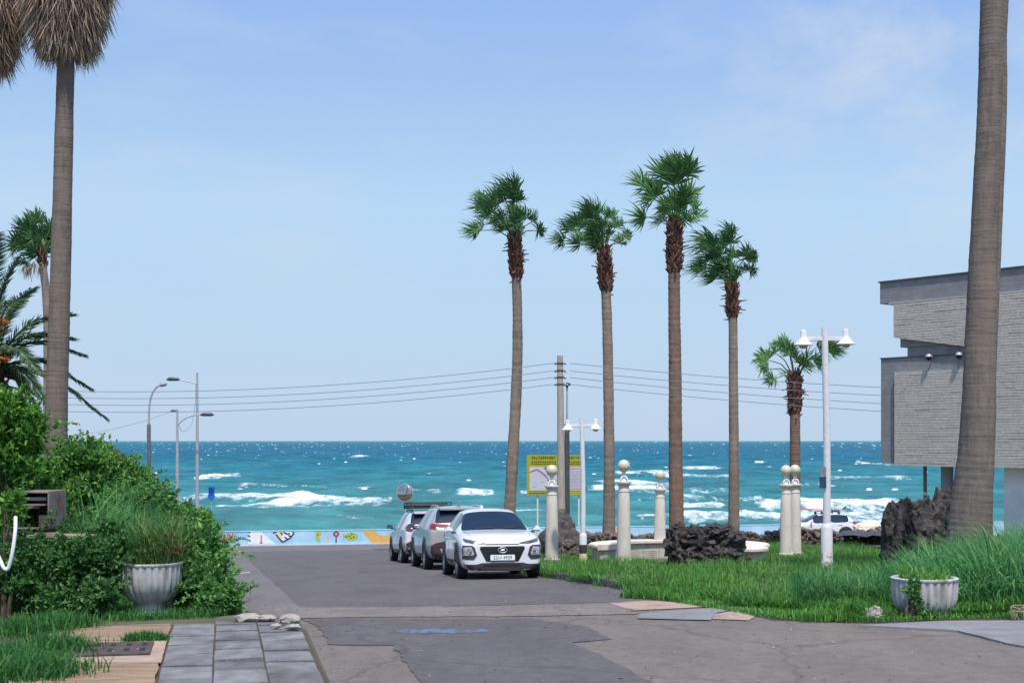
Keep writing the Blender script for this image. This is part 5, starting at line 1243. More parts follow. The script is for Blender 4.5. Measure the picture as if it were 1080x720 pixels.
def strips(name, x0, x1, z0f, z1, pitch=.088, y=-.05, seed=1):
    rr = random.Random(seed); mb = MB(); z = z1
    while True:
        z -= pitch
        xs = x0
        # the panel's lower edge may slope: keep the part of the strip above it
        if z + pitch < min(z0f(x0 + (x1 - x0) * i / 60) for i in range(61)): break
        cuts = [x0]; w = x0 - rr.uniform(0, .6)
        while w < x1:
            w += rr.uniform(.55, .75)
            if x0 < w < x1: cuts.append(w)
        cuts.append(x1)
        if z < max(z0f(x0 + .001), z0f(min(x1, 4.05))) and z0f(x0) != z0f(x0 + .5): cuts = sorted(cuts + [x0 + (x1 - x0) * i / 140 for i in range(1, 140)])
        for a, b in zip(cuts, cuts[1:]):
            d = rr.uniform(-.004, .004); ya, yb = y + d - .045, y + d + .045; zt = z + pitch - .004
            if zt - max(z0f(a), z0f(b)) < .004: continue
            za, zb_ = max(z + .004, z0f(a)), max(z + .004, z0f(b)); a_, b_ = a + .003, b - .003
            mb.add([(a_, ya, Z(za)), (b_, ya, Z(zb_)), (b_, yb, Z(zb_)), (a_, yb, Z(za)), (a_, ya, Z(zt)), (b_, ya, Z(zt)), (b_, yb, Z(zt)), (a_, yb, Z(zt))], [(3, 2, 1, 0), (4, 5, 6, 7), (0, 1, 5, 4), (1, 2, 6, 5), (2, 3, 7, 6), (3, 0, 4, 7)])
    mb.build(name, M['slat'], bd, smooth=None)
strips('stone_strip_panel', .62, 11, lambda x: (5.73 - (x - .62) * .155) if x < 4.1 else 5.06, 6.84, y=-.04, seed=1)
strips('stone_strip_panel', .66, 11, lambda x: 1.46, 4.55, y=-.04, seed=2)
strips('stone_strip_panel', 4.35, 11, lambda x: 1.46, 6.84, y=-.09, seed=3)
mb = MB(); mb.box((5.8, -.02, Z(4.57)), (10.3, .1, .035)); mb.build('trim_strip', M['trim'], bd, smooth=None)
mb = MB(); mb.box((5.6, 4.0, Z(1.50)), (10.9, 7.9, .06)); mb.build('soffit', M['bwhite'], bd, smooth=None)
mb = MB(); mb.box((8.1, 3.6, (Z(1.46)) / 2 - .1), (7.2, 6.4, Z(1.46) + .2)); mb.build('ground_wall', M['bwhite'], bd, smooth=None)
mb = MB(); mb.lathe([(.2, -.2), (.2, Z(1.47))], 20, (1.95, 1.0, 0)); mb.build('column', M['bcol'], bd)
pc = mb = MB(); mb.tube([(1.45, .5, -.2), (1.45, .5, Z(1.47))], .06, 10); pp = mb.build('drain_pipe', pmat('pipe', (.16, .13, .12), None, 3, .6), bd)
mb = MB(); mb.lathe([(.07, -.05), (.075, 0), (.07, .05)], 12, (1.45, .5, Z(.55))); mb.build('pipe_collar', M['white_metal'], pp)
for w in (2.1, 3.25):
    lz = Z(5.0)
    mb = MB(); mb.lathe([(.01, -.11), (.07, -.09), (.10, -.03), (.105, .02)], 16, (w, -.17, lz)); l = mb.build('wall_lamp', M['gloss_black'], bd, smooth=60)
    mb = MB(); mb.lathe([(.107, .02), (.10, .07), (.06, .11), (.01, .12)], 16, (w, -.17, lz)); mb.box((w, -.06, lz + .03), (.05, .12, .05)); mb.build('lamp_cap', M['grey_metal'], l, smooth=60)
# ------------------------------------------------------------------ cars
KONA = [[2.08, .215, .62, .60, .58, .70, .50], [2.05, .18, .77, .66, .75, .79, .63], [1.95, .175, .865, .76, .845, .90, .71], [1.70, .19, .895, .85, .87, .97, .76], [1.30, .19, .90, .90, .875, 1.01, .78],
        [.92, .19, .90, .95, .87, 1.045, .76], [.55, .19, .90, .97, .865, 1.27, .665], [.18, .19, .90, .98, .86, 1.465, .59], [-.10, .19, .90, .985, .86, 1.525, .575], [-.32, .19, .90, .99, .86, 1.535, .57],
        [-.40, .19, .90, .99, .86, 1.535, .57], [-.95, .19, .90, 1.0, .85, 1.525, .56], [-1.12, .19, .90, 1.01, .85, 1.51, .555], [-1.50, .20, .895, 1.02, .84, 1.46, .54], [-1.80, .22, .875, 1.02, .80, 1.22, .57],
        [-1.96, .26, .84, .98, .77, 1.03, .62], [-2.05, .32, .77, .88, .70, .93, .58], [-2.08, .36, .70, .82, .64, .86, .52]]
SUV = [[2.30, .36, .66, .66, .62, .76, .54], [2.26, .28, .80, .76, .78, .88, .66], [2.14, .24, .885, .86, .865, .99, .73], [1.85, .23, .92, .93, .895, 1.05, .79], [1.42, .23, .93, .98, .90, 1.09, .80],
       [1.05, .23, .93, 1.02, .895, 1.13, .78], [.66, .23, .93, 1.04, .89, 1.38, .70], [.28, .23, .93, 1.05, .885, 1.595, .64], [-.05, .23, .93, 1.055, .885, 1.655, .625], [-.30, .23, .93, 1.06, .885, 1.67, .62],
       [-.38, .23, .93, 1.06, .885, 1.67, .62], [-1.10, .23, .93, 1.07, .88, 1.665, .615], [-1.24, .23, .93, 1.075, .88, 1.66, .615], [-1.84, .24, .925, 1.09, .875, 1.62, .62], [-2.04, .26, .91, 1.09, .87, 1.42, .66],
       [-2.17, .28, .90, 1.08, .86, 1.21, .73], [-2.26, .32, .87, 1.02, .83, 1.10, .74], [-2.30, .40, .80, .90, .77, .98, .68]]
FR_GLASS = (5, 7); SIDE_A = (6, 9); SIDE_B = (10, 12); RR_GLASS = (13, 15)
def car_shell(stn, sx=1.0, sz=1.0, wheels=(1.27, -1.33), wr=.335, quarter=False, wy=.9):
    rows = []
    for (x, zb, hw, zB, hb, zt, ht) in stn:
        x *= sx; h = zB - zb; g = zt - zB
        r = [(0, zb), (hw * .72, zb), (hw * .955, zb + .05), (hw, zb + .38 * h), (hw * .985, zb + .66 * h), (max(hb + .028, hw * .97), zb + .84 * h), (hb + .01, zB),
             (hb + (ht - hb) * .5 + .018 * min(1, g / .3), zB + g * .5), (ht + .02 * min(1, g / .3), zB + g * .86), (ht * .90, zB + g * .985), (0, zt + .022)]
        rows.append([(x, y, z * sz) for y, z in r])
    K = 11; vs = []; idx = []
    for r in rows:
        L_ = []; 
        for j, (x, y, z) in enumerate(r): vs.append((x, y, z)); L_.append(len(vs) - 1)
        R_ = []
        for j, (x, y, z) in enumerate(r):
            if j in (0, K - 1): R_.append(L_[j])
            else: vs.append((x, -y, z)); R_.append(len(vs) - 1)
        idx.append((L_, R_))
    fs, mi = [], []
    for i in range(len(rows) - 1):
        for j in range(K - 1):
            m = 0
            if FR_GLASS[0] <= i < FR_GLASS[1] and j >= 8: m = 1
            if RR_GLASS[0] <= i < RR_GLASS[1] and j >= 8: m = 4
            if j in (6, 7) and (SIDE_A[0] <= i < SIDE_A[1] or SIDE_B[0] <= i < SIDE_B[1] or (quarter and i == 12)): m = 2
            for s_ in (0, 1):
                a, b = idx[i][s_], idx[i + 1][s_]; f = [a[j], b[j], b[j + 1], a[j + 1]]
                fs.append(f if s_ == 0 else f[::-1]); mi.append(m)
    for e in (0, -1):
        L_, R_ = idx[e]
        for j in range(K - 1):
            f = [L_[j], L_[j + 1], R_[j + 1], R_[j]]; f = list(dict.fromkeys(f)); fs.append(f); mi.append(0)
    me = bpy.data.meshes.new('shell'); me.from_pydata(vs, [], fs); me.polygons.foreach_set('material_index', mi)
    bm = bmesh.new(); bm.from_mesh(me)
    cr = bm.edges.layers.float.new('crease_edge')
    mset = lambda e: {f.material_index for f in e.link_faces}
    for e in bm.edges:
        if len(mset(e)) > 1: e[cr] = .85
    bmesh.ops.recalc_face_normals(bm, faces=bm.faces); bm.to_mesh(me); bm.free()
    for i in range(5): me.materials.append(M['dark'])
    ob = bpy.data.objects.new('shell', me); COL.objects.link(ob)
    cb = MB(); cb.cur = 3
    for wx in wheels:
        for sg in (-1, 1):
            cyl = []; n = 40
            for y in (.60, 1.05):
                for k in range(n): w = 2 * PI * k / n; cyl.append((wx + (wr + .055) * math.cos(w), sg * y, wr + (wr + .055) * math.sin(w)))
            cb.add(cyl, [tuple(range(n)), tuple(range(2 * n - 1, n - 1, -1))] + [(k, k + n, (k + 1) % n + n, (k + 1) % n) for k in range(n)])
    cme = bpy.data.meshes.new('cut'); cme.from_pydata(cb.v, [], cb.f); cme.polygons.foreach_set('material_index', [3] * len(cb.f))
    for i in range(5): cme.materials.append(M['dark'])
    bm = bmesh.new(); bm.from_mesh(cme); bmesh.ops.recalc_face_normals(bm, faces=bm.faces); bm.to_mesh(cme); bm.free()
    co = bpy.data.objects.new('cut', cme); COL.objects.link(co)
    m1 = ob.modifiers.new('s', 'SUBSURF'); m1.levels = 3; m1.render_levels = 3
    m2 = ob.modifiers.new('b', 'BOOLEAN'); m2.object = co; m2.operation = 'DIFFERENCE'; m2.solver = 'EXACT'
    try: m2.material_mode = 'INDEX'
    except Exception: pass
    dg = bpy.context.evaluated_depsgraph_get(); dg.update()
    full = bpy.data.meshes.new_from_object(ob.evaluated_get(dg))
    ob.modifiers.remove(m2); dg.update(); solid = bpy.data.meshes.new_from_object(ob.evaluated_get(dg))
    bm = bmesh.new(); bm.from_mesh(solid); bvh = BVHTree.FromBMesh(bm); bm.free()
    bpy.data.objects.remove(ob); bpy.data.objects.remove(co)
    return full, bvh
def split(full, idx, name, mat, parent):
    bm = bmesh.new(); bm.from_mesh(full)
    bmesh.ops.delete(bm, geom=[f for f in bm.faces if f.material_index != idx], context='FACES')
    me = bpy.data.meshes.new(name)
    for f in bm.faces: f.material_index = 0
    bm.to_mesh(me); bm.free(); me.materials.clear(); finish(me, mat, 50); return link(bpy.data.objects.new(name, me), parent)
def islands(o, parent):
    bm = bmesh.new(); bm.from_mesh(o.data); left = set(bm.faces); groups = []
    while left:
        f = left.pop(); st_ = [f]; g = [f.index]
        while st_:
            q = st_.pop()
            for e in q.edges:
                for n in e.link_faces:
                    if n in left: left.discard(n); st_.append(n); g.append(n.index)
        groups.append(set(g))
    bm.free(); src = o.data
    for g in groups:
        b = bmesh.new(); b.from_mesh(src); b.faces.ensure_lookup_table()
        bmesh.ops.delete(b, geom=[f for f in b.faces if f.index not in g], context='FACES')
        me = bpy.data.meshes.new('side_window'); b.to_mesh(me); b.free(); finish(me, M['glass'], 50); link(bpy.data.objects.new('side_window', me), parent)
    bpy.data.objects.remove(o)
def decal(name, poly, ax, sg, bvh, mat, parent, off=.008, cell=.05, deep=.03):
    bm = bmesh.new(); f = bm.faces.new([bm.verts.new((p[0], p[1], 0)) for p in poly]); bmesh.ops.triangulate(bm, faces=[f])
    for d in (0, 1):
        lo = min(p[d] for p in poly); hi = max(p[d] for p in poly); v = lo + cell
        while v < hi - .005:
            n = [0, 0, 0]; n[d] = 1; c = [0, 0, 0]; c[d] = v
            bmesh.ops.bisect_plane(bm, geom=bm.verts[:] + bm.edges[:] + bm.faces[:], plane_co=c, plane_no=n); v += cell
    be = [e for e in bm.edges if len(e.link_faces) == 1]
    r = bmesh.ops.extrude_edge_only(bm, edges=be); inner = {v for v in r['geom'] if isinstance(v, bmesh.types.BMVert)}
    for v in bm.verts:
        a, b = v.co.x, v.co.y
        o = Vector((sg * 4, a, b)) if ax == 'x' else Vector((a, sg * 3, b)); d = Vector((-sg, 0, 0)) if ax == 'x' else Vector((0, -sg, 0))
        h = bvh.ray_cast(o, d)[0]
        if h is None: h = bvh.find_nearest(Vector((sg * 2.0, a, b)) if ax == 'x' else Vector((a, sg * .9, b)))[0]
        k = off if v not in inner else -deep
        v.co = h - d * k
    bmesh.ops.recalc_face_normals(bm, faces=bm.faces); me = bpy.data.meshes.new(name); bm.to_mesh(me); bm.free(); finish(me, mat, 35)
    return link(bpy.data.objects.new(name, me), parent)
def mir(poly): return [(-a, b) for a, b in poly][::-1]
def wheel(parent, x, y, r, sg, w=.225):
    """axle along y; sg = outward side"""
    def L(prof, n=36): mb = MB(); mb.lathe(prof, n); return mb
    hub = L([(.02, -.02), (r * .66, -.02), (r * .66, .0), (.02, .0)]).build('wheel', M['plastic'], parent); hub.location = (x, y, r); hub.rotation_euler = (-sg * PI / 2, 0, 0)
    h = w / 2
    L([(r * .68, -h), (r * .93, -h), (r * .985, -h * .8), (r, -h * .5), (r, h * .5), (r * .985, h * .8), (r * .93, h), (r * .72, h * 1.0), (r * .68, h * .9), (r * .68, -h)], 44).build('tyre', M['tyre'], hub, smooth=40)
    mb = L([(r * .60, h * .3), (r * .69, h * .55), (r * .70, h * .92), (r * .66, h * .92), (r * .64, h * .6), (r * .60, h * .3)], 44)
    mb.lathe([(.005, h * .5), (.055, h * .55), (.05, h * .7), (.005, h * .74)], 16)
    for k in range(5):
        a = 2 * PI * k / 5
        for s2 in (-.13, .13):
            p0 = Vector((.035 * math.cos(a), .035 * math.sin(a), h * .62)); p1 = Vector((r * .66 * math.cos(a + s2), r * .66 * math.sin(a + s2), h * .78)); mb.tube([p0, p0.lerp(p1, .5), p1], [.02, .022, .017], 6)
    mb.build('rim', M['rim'], hub)
def car(loc_st, yaw_off, toward, stn, paint, label, kind, sx=1.0, sz=1.0, wheels=(1.27, -1.33), wr=.335, quarter=False, head=None):
    s, t = loc_st; x, y = xy(s, t)
    hd = head if head is not None else (-U if toward else U)
    hd = Matrix.Rotation(yaw_off, 3, 'Z') @ hd
    slope = -SLOPE if s > 22 else 0
    if 66 < s: slope = -SLOPE
    X = Vector((hd.x, hd.y, slope * hd.dot(U))).normalized(); n = Vector((-slope * U.x, -slope * U.y, 1)).normalized(); Y = n.cross(X)
    root = empty('parked_car', (0, 0, 0), 0, label, 'car', 'cars parked near the shore')
    full, bvh = car_shell(stn, sx, sz, wheels, wr, quarter)
    body = split(full, 0, 'body', M[paint], root)
    split(full, 1, 'windscreen', M['glass'], root); islands(split(full, 2, 'side_window', M['glass'], root), root); split(full, 4, 'rear_window', M['glass'], root); split(full, 3, 'wheel_well', M['dark'], root)
    hwid = max(q[2] for q in stn)
    for wx in wheels:
        for sg in (-1, 1):
            wheel(root, wx, sg * (hwid - .105), wr, sg)
            o1, i1 = wr + .125, wr + .045; ring = [(wx + o1 * math.cos(a), wr + o1 * math.sin(a)) for a in np.linspace(-.45, PI + .45, 26)] + [(wx + i1 * math.cos(a), wr + i1 * math.sin(a)) for a in np.linspace(PI + .45, -.45, 26)]
            decal('arch_cladding', ring, 'y', sg, bvh, M['plastic'], root, .014, .12)
    for sg in (-1, 1):
        decal('sill_cladding', [(wheels[1] + wr + .04, .22), (wheels[0] - wr - .04, .22), (wheels[0] - wr - .10, .40), (wheels[1] + wr + .10, .40)], 'y', sg, bvh, M['plastic'], root, .012, .2)
        for gx in (stn[5][0] * sx - .05, stn[9][0] * sx - .04, stn[12][0] * sx + .06):
            decal('door_gap', [(gx - .006, .42), (gx + .006, .42), (gx + .006, .97 * sz), (gx - .006, .97 * sz)], 'y', sg, bvh, M['dark'], root, .002, .12, .01)
        for gx in (stn[9][0] * sx + .10, stn[12][0] * sx + .16):
            h = bvh.ray_cast(Vector((gx, sg * 3, .88 * sz)), Vector((0, -sg, 0)))[0]
            if h: mb = MB(); mb.box((gx, h.y + sg * .015, .88 * sz), (.2, .03, .03)); mb.build('door_handle', M[paint], root, bevel=.008)
        mb = MB(); mx = stn[5][0] * sx - .22; mz = 1.07 * sz if stn is KONA else 1.15 * sz; my = sg * (hwid + .10)
        mb.box((mx, my, mz), (.11, .19, .125), sg * .12, taper=.8); m_ = mb.build('wing_mirror', M[paint] if kind != 'suv3' else M['gloss_black'], root, bevel=.035, smooth=60)
        mb = MB(); mb.tube([(mx, sg * (hwid - .06), mz - .07), (mx, sg * (hwid + .05), mz - .06)], .025, 8); mb.build('mirror_arm', M['plastic'], m_)
        mb = MB(); mb.box((mx - .068, my, mz), (.006, .19, .10), sg * .12); mb.build('mirror_glass', M['chrome'], m_, smooth=None)
    mb = MB(); bx = 1.7 * sx; mb.box((-.05, 0, .25), (3.0 * sx, 1.3, .12)); mb.build('underbody', M['dark'], root, smooth=None)
    if kind in ('kona', 'hatch'):
        D = lambda nm, p, m, **k: decal(nm, p, 'x', 1, bvh, M[m], root, **k)
        D('grille', [(-.47, .705), (.47, .705), (.49, .66), (.35, .385), (-.35, .385), (-.49, .66)], 'gloss_black', off=.010)
        D('hood_slot', [(-.37, .742), (.37, .742), (.35, .76), (-.35, .76)], 'dark', off=.004)
        D('bumper_cladding', [(-.92, .13), (.92, .13), (.92, .325), (.56, .325), (.44, .355), (-.44, .355), (-.56, .325), (-.92, .325)], 'plastic', off=.016)
        D('lower_intake', [(-.42, .265), (.42, .265), (.38, .325), (-.38, .325)], 'dark', off=.020)
        D('skid_trim', [(-.44, .195), (.44, .195), (.46, .225), (-.46, .225)], 'lens_dark', off=.022)
        for mm in (lambda p: p, mir):
            D('slim_headlight', mm([(.36, .765), (.39, .79), (.60, .83), (.80, .88), (.86, .865), (.78, .80), (.58, .765)]), 'lens_dark', off=.013)
            D('lamp_surround', mm([(.55, .52), (.62, .43), (.89, .44), (.90, .735), (.66, .73), (.60, .69)]), 'plastic', off=.014)
            hl = D('headlight', mm([(.61, .55), (.64, .52), (.855, .515), (.865, .69), (.67, .695)]), 'lens_grey', off=.022)
            sg = 1 if mm([(1, 0)])[0][0] > 0 else -1
            h = bvh.ray_cast(Vector((4, sg * .71, .61)), Vector((-1, 0, 0)))[0]
            mb = MB(); mb.lathe([(.055, .0), (.058, .012), (.05, .012), (.045, .002), (.002, .012)], 20); b_ = mb.build('lamp_bulb', M['chrome'], hl); b_.location = h + Vector((.022, 0, 0)); b_.rotation_euler = (0, PI / 2, sg * .45)
        h = bvh.ray_cast(Vector((4, 0, .47)), Vector((-1, 0, 0)))[0]
        mb = MB(); mb.box((h.x + .03, 0, .465), (.014, .53, .118)); pl = mb.build('number_plate', M['plate'], root, bevel=.004)
        tm = text_mesh('22나 4909', .098); finish(tm, M['ink'], None); to = link(bpy.data.objects.new('plate_lettering', tm), pl); to.location = (h.x + .0385, 0, .463); to.rotation_euler = (PI / 2, 0, PI / 2)
        h = bvh.ray_cast(Vector((4, 0, .63)), Vector((-1, 0, 0)))[0]
        mb = MB(); pts = [(h.x + .028, .098 * math.cos(a), .625 + .056 * math.sin(a)) for a in np.linspace(0, 2 * PI, 33)]; mb.tube(pts, .012, 8, cap=False)
        for yy in (-.036, .036): mb.tube([(h.x + .028, yy - .012, .585), (h.x + .028, yy + .012, .665)], .011, 6)
        mb.tube([(h.x + .028, -.036, .618), (h.x + .028, .036, .632)], .010, 6); mb.build('front_emblem', M['rim'], root)
        # wipers and hood seams
        for yy in (-.35, .2):
            pp = []
            for q in range(6):
                y2 = yy + q * .07; z2 = 1.06 + q * .004; hh = bvh.ray_cast(Vector((4, y2, z2 + .03)), Vector((-1, 0, 0)))[0]
                if hh: pp.append(hh + Vector((.012, 0, .004)))
            if len(pp) > 2: mb = MB(); mb.tube(pp, .009, 5); mb.build('wiper', M['plastic'], root)
        for mm in (-1, 1):
            pp = []
            for x2 in np.linspace(1.0, 1.93, 12):
                y2 = mm * (.72 - .10 * ((x2 - 1.0) / .93) ** 2); hh = bvh.ray_cast(Vector((x2 * sx, y2, 3)), Vector((0, 0, -1)))[0]
                if hh: pp.append(hh + Vector((0, 0, -.0015)))
            mb = MB(); mb.tube(pp, .005, 4); mb.build('hood_seam', M['dark'], root)
        for mm in (lambda p: p, mir):
            decal('tail_light', mm([(.52, .86), (.84, .84), (.84, 1.0), (.55, .96)]), 'x', -1, bvh, M['lens_red'], root, off=.01)
        for sg in (-1, 1): decal('tail_light', [(-2.0, .82), (-1.74, .88), (-1.62, 1.02), (-1.80, 1.06), (-1.99, 1.0)], 'y', sg, bvh, M['lens_red'], root, off=.01)
        decal('rear_bumper_cladding', [(-.86, .2), (.86, .2), (.86, .5), (-.86, .5)], 'x', -1, bvh, M['plastic'], root, off=.012)
        mb = MB(); mb.tube([(-1.15, 0, 1.53), (-1.22, 0, 1.62), (-1.30, 0, 1.63)], [.05, .02, .012], 8); mb.build('antenna_fin', M[paint], root)
    else:
        D = lambda nm, p, m, **k: decal(nm, [(a, b * sz) for a, b in p], 'x', -1, bvh, M[m], root, **k)
        D('rear_bumper', [(-.95, .24), (.95, .24), (.95, .58), (.72, .70), (.52, .735), (-.52, .735), (-.72, .70), (-.95, .58)], 'plastic', off=.018)
        D('bumper_insert', [(-.56, .42), (.56, .42), (.62, .55), (-.62, .55)], 'silver_trim', off=.028)
        D('diffuser', [(-.5, .27), (.5, .27), (.46, .36), (-.46, .36)], 'dark', off=.024)
        D('tailgate_recess', [(-.34, .84), (.34, .84), (.38, .98), (-.38, .98)], 'plastic', off=.004)
        h = bvh.ray_cast(Vector((-4, 0, .9 * sz)), Vector((1, 0, 0)))[0]
        mb = MB(); mb.box((h.x - .015, 0, .905 * sz), (.014, .52, .11)); mb.build('number_plate', M['plate'], root, bevel=.004)
        D('rear_emblem', circ(0, 1.045, .075, .045, 16), 'chrome', off=.012, cell=.2)
        dark = kind == 'suv3'
        for mm in (lambda p: p, mir):
            if not dark:
                D('tail_light', mm([(.34, 1.115), (.40, 1.175), (.90, 1.215), (.91, 1.07), (.72, 1.05), (.66, 1.10)]), 'lens_red', off=.016)
                D('tail_light_bar', mm([(.50, 1.125), (.56, 1.15), (.86, 1.165), (.86, 1.14)]), 'lens_red_dark', off=.021)
            else:
                D('tail_light', mm([(.40, 1.10), (.46, 1.18), (.90, 1.22), (.91, 1.02), (.70, 1.00), (.60, 1.07)]), 'lens_red_dark', off=.016)
                D('tail_light_bar', mm([(.52, 1.10), (.58, 1.14), (.86, 1.15), (.86, 1.09)]), 'lens_red', off=.021)
                D('bumper_chrome', mm([(.42, .44), (.80, .44), (.84, .50), (.44, .50)]), 'chrome', off=.030)
            D('bumper_reflector', mm([(.60, .595), (.84, .585), (.85, .625), (.62, .64)]), 'lens_red', off=.026)
        for sg in (-1, 1): decal('tail_light', [(a, b * sz) for a, b in [(-2.2, 1.06), (-1.93, 1.12), (-1.93, 1.17), (-2.1, 1.21), (-2.2, 1.2)]], 'y', sg, bvh, M['lens_red_dark' if dark else 'lens_red'], root, off=.012)
        for yy in (-.5, .5): mb = MB(); mb.tube([(-2.32 * sx, yy, .33), (-2.2 * sx, yy, .33)], .045, 12); mb.build('exhaust_tip', M['chrome'], root)
        h = bvh.ray_cast(Vector((-1.85 * sx, 0, 3)), Vector((0, 0, -1)))[0]
        mb = MB(); mb.box((-1.93 * sx, 0, h.z - .03), (.30, 1.16, .045), 0, (-.18, 'Y')); mb.build('roof_spoiler', M[paint], root, bevel=.015)
        for sg in (-1, 1):
            pp = [bvh.ray_cast(Vector((x2 * sx, sg * .56, 3)), Vector((0, 0, -1)))[0] + Vector((0, 0, dz)) for x2, dz in ((.05, .0), (-.1, .05), (-.8, .055), (-1.5, .05), (-1.68, 0))]
            mb = MB(); mb.tube(spline(pp, 4), .02, 8); mb.build('roof_rail', M['silver_trim' if not dark else 'plastic'], root)
        mb = MB(); mb.tube([(-1.45, 0, 1.67 * sz), (-1.52, 0, 1.76 * sz), (-1.62, 0, 1.775 * sz)], [.06, .025, .012], 8); mb.build('antenna_fin', M[paint], root)
        if dark:
            z0 = 1.80 * sz; mb = MB()
            for x2 in (.0, -1.35): mb.tube([(x2, -.64, z0 - .04), (x2, .64, z0 - .04)], .022, 8)
            for yy in (-.6, -.3, 0, .3, .6): mb.tube([(.15, yy, z0), (-1.5, yy, z0)], .018, 6)
            for zz in (z0 + .02, z0 + .11):
                q = [(.2, -.62, zz), (-1.55, -.62, zz), (-1.55, .62, zz), (.2, .62, zz), (.2, -.62, zz)]
                for a_, b_ in zip(q, q[1:]): mb.tube([a_, b_], .018, 6)
            for x2 in (.2, -.65, -1.55):
                for yy in (-.62, .62): mb.tube([(x2, yy, z0 - .08), (x2, yy, z0 + .12)], .016, 6)
            mb.build('roof_rack', M['plastic'], root)
            mb = MB(); mb.box((-.65, 0, z0 + .03), (1.5, 1.1, .06)); mb.build('rack_tray', M['plastic'], root, bevel=.02)
    if kind == 'hatch':
        for x2 in (-.05, -1.0):
            h = bvh.ray_cast(Vector((x2, 0, 3)), Vector((0, 0, -1)))[0].z; mb = MB()
            mb.tube([(x2, -.56, h + .12), (x2, .56, h + .12)], .025, 8)
            for yy in (-.52, .52): mb.box((x2, yy, h + .03), (.14, .08, .18), taper=.6)
            mb.build('roof_bar', M['plastic'], root)
    root.matrix_world = Matrix(((X.x, Y.x, n.x, x), (X.y, Y.y, n.y, y), (X.z, Y.z, n.z, zs(s) + .008), (0, 0, 0, 1)))
    return root
def car_px(px, Yc): x = (px - 540) / F * Yc; return st(x, Yc)
s1, t1 = st(-.52, 32.55)
car((s1, t1), math.radians(-2.6), True, KONA, 'white_paint', 'white crossover facing us with black hexagonal grille and number plate', 'kona')
s2, t2 = st(-1.66, 39.15)
car((s2, t2), math.radians(-1.2), False, SUV, 'silver_paint', 'silver grey car seen from behind with bright red tail lights, middle of the row', 'suv2', 1.0, 1.0, (1.38, -1.40), .36)
s3, t3 = st(-2.78, 45.3)
car((s3, t3), math.radians(0), False, SUV, 'white_paint', 'white car with a black roof rack and dark red tail lights, farthest of the row', 'suv3', .94, .97, (1.30, -1.32), .345)
hx = at(863, 562, 77.2); s4, t4 = st(hx.x, hx.y)
hc = car((s4, t4), 0, False, KONA, 'white_paint', 'white hatchback seen from the side, carrying a red surfboard on its roof', 'hatch', .97, .97, (1.25, -1.25), .32, True, head=-Vector((math.cos(A * .6), math.sin(A * .6), 0)))
# surfboard on the roof bars
mw = hc.matrix_world.copy(); mb = MB(); n = 24; vs = []
for i in range(n + 1):
    u = i / n; x = 1.35 - 2.95 * u; w = .27 * math.sin(PI * min(1, max(0, u * .96 + .02))) ** .55; zc = 1.675 + .09 * (1 - u) ** 3
    for k in range(8): a = 2 * PI * k / 8; vs.append((x, w * math.cos(a), zc + (.035 * math.sin(a)) * (w / .27)))
fs = [(i * 8 + k, i * 8 + (k + 1) % 8, i * 8 + 8 + (k + 1) % 8, i * 8 + 8 + k) for i in range(n) for k in range(8)] + [tuple(range(8)), tuple(range(n * 8 + 7, n * 8 - 1, -1))]
mb.add(vs, fs); sb = empty('surfboard', (0, 0, 0), 0, 'red surfboard with a small fin strapped on the roof of the hatchback', 'surfboard'); mb.build('deck', M['surf_red'], sb, smooth=60)
mb = MB(); mb.prism([(-1.35, 1.70), (-1.55, 1.70), (-1.66, 1.86), (-1.56, 1.84)], -.012, .012); mb.build('fin', M['plastic'], sb, smooth=None); sb.matrix_world = mw
SKY_STR = .14; EXPO = .82; X_ = 2 ** -EXPO
def lin(r, g, b): return tuple((c / 255 / 12.92 if c < 10 else ((c / 255 + .055) / 1.055) ** 2.4) * X_ for c in (r, g, b))
SKY0 = lin(190, 211, 233); SKY1 = lin(190, 214, 238); SKY2 = lin(183, 216, 246); SKY3 = lin(148, 181, 235); SKY4 = lin(110, 150, 222); CLOUD = lin(205, 220, 238)
# ------------------------------------------------------------------ camera, sun, sky
cam = bpy.data.cameras.new('camera'); co = bpy.data.objects.new('camera', cam); COL.objects.link(co); sc.camera = co
cam.lens = 50; cam.sensor_width = 36; cam.sensor_fit = 'HORIZONTAL'; cam.shift_y = (HZ - 360) / 1080
co.location = (0, 0, CAMZ); co.rotation_euler = (PI / 2, 0, 0); cam.clip_start = .1; cam.clip_end = 60000
S = Vector((.12, -.68, 1.45)).normalized(); el = math.asin(S.z); az = math.atan2(S.x, S.y)
sun = bpy.data.lights.new('sun', 'SUN'); so = bpy.data.objects.new('sun', sun); COL.objects.link(so)
sun.energy = 2.7; sun.angle = math.radians(2.0); sun.color = (1, .95, .88); so.rotation_euler = (-S).to_track_quat('-Z', 'Y').to_euler(); so.location = (20, -20, 40)
w = bpy.data.worlds.new('World'); sc.world = w; w.use_nodes = True; nt = w.node_tree
bg = nt.nodes['Background']; sky = nt.nodes.new('ShaderNodeTexSky'); sky.sky_type = 'NISHITA'; sky.sun_disc = False
sky.sun_elevation = el; sky.sun_rotation = az; sky.air_density = 1.0; sky.dust_density = .6; sky.ozone_density = 2.5; sky.altitude = 0
tc = nt.nodes.new('ShaderNodeTexCoord'); mp = nt.nodes.new('ShaderNodeMapping'); mp.inputs['Scale'].default_value = (5, 5, 16); nt.links.new(tc.outputs['Generated'], mp.inputs[0])
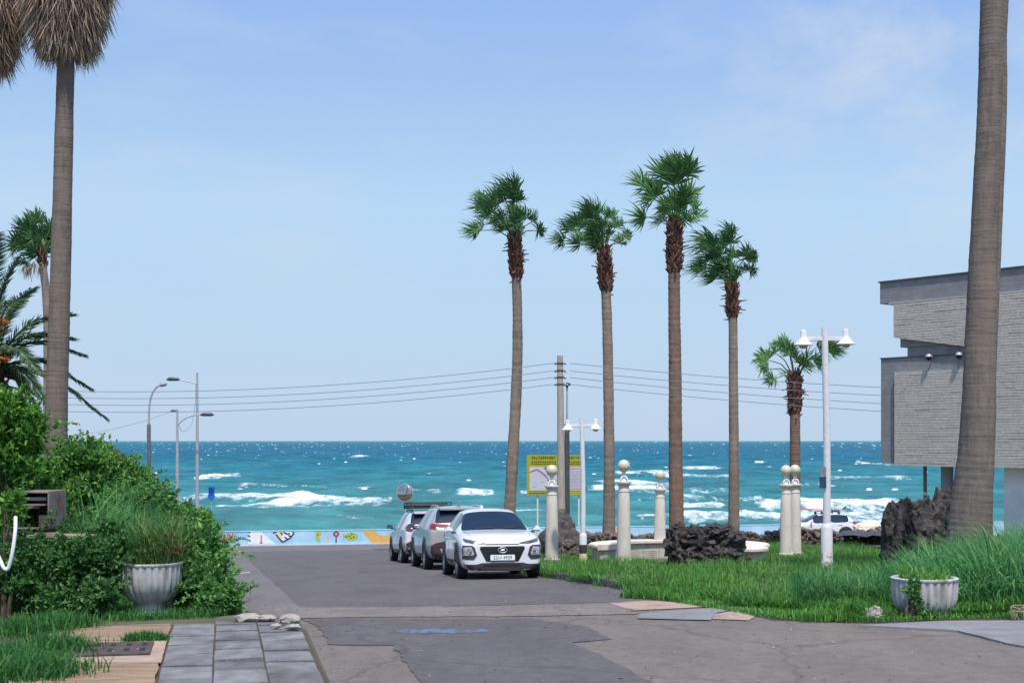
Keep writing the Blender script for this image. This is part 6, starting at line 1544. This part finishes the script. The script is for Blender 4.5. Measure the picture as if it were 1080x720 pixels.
nz = nt.nodes.new('ShaderNodeTexNoise'); nz.inputs['Scale'].default_value = 1.1; nz.inputs['Detail'].default_value = 7; nz.inputs['Roughness'].default_value = .55; nt.links.new(mp.outputs[0], nz.inputs['Vector'])
k = ramp(nt, nz.outputs[0], [(.50, 0.0), (.78, .38)])
sx = nt.nodes.new('ShaderNodeSeparateXYZ'); nt.links.new(tc.outputs['Generated'], sx.inputs[0])
low = ramp(nt, sx.outputs['Z'], [(0, SKY0), (.035, SKY1), (.16, SKY2), (.30, SKY3), (.55, SKY4)])
lowx = nt.nodes.new('ShaderNodeVectorMath'); lowx.operation = 'SCALE'; nt.links.new(low, lowx.inputs[0]); lowx.inputs[3].default_value = 1 / SKY_STR
up_ = ramp(nt, sx.outputs['Z'], [(.25, 0.0), (.6, 1.0)])
base_ = mixc(nt, up_, lowx.outputs[0], sky.outputs[0])
dp = nt.nodes.new('ShaderNodeVectorMath'); dp.operation = 'DOT_PRODUCT'; nt.links.new(tc.outputs['Generated'], dp.inputs[0]); dp.inputs[1].default_value = Vector((.27, 1, .245)).normalized()
mk = ramp(nt, dp.outputs['Value'], [(.988, 0.0), (.9985, .85)])
mp2 = nt.nodes.new('ShaderNodeMapping'); mp2.inputs['Scale'].default_value = (9, 9, 14); mp2.inputs['Rotation'].default_value = (0, .5, 0); nt.links.new(tc.outputs['Generated'], mp2.inputs[0])
nz2 = nt.nodes.new('ShaderNodeTexNoise'); nz2.inputs['Scale'].default_value = 1.3; nz2.inputs['Detail'].default_value = 7; nz2.inputs['Roughness'].default_value = .6; nt.links.new(mp2.outputs[0], nz2.inputs['Vector'])
k2 = math_(nt, 'MULTIPLY', mk, ramp(nt, nz2.outputs[0], [(.42, 0.0), (.7, .8)])); k = math_(nt, 'MAXIMUM', k, k2)
col = mixc(nt, k, base_, tuple(c / SKY_STR for c in CLOUD))
nt.links.new(col, bg.inputs[0]); bg.inputs[1].default_value = SKY_STR
vs_ = sc.view_settings; vs_.view_transform = 'Standard'; vs_.look = 'None'; vs_.exposure = EXPO; vs_.gamma = 1; vs_.use_curve_mapping = False
sc.render.engine = 'CYCLES'; sc.cycles.max_bounces = 6; sc.cycles.use_denoising = True
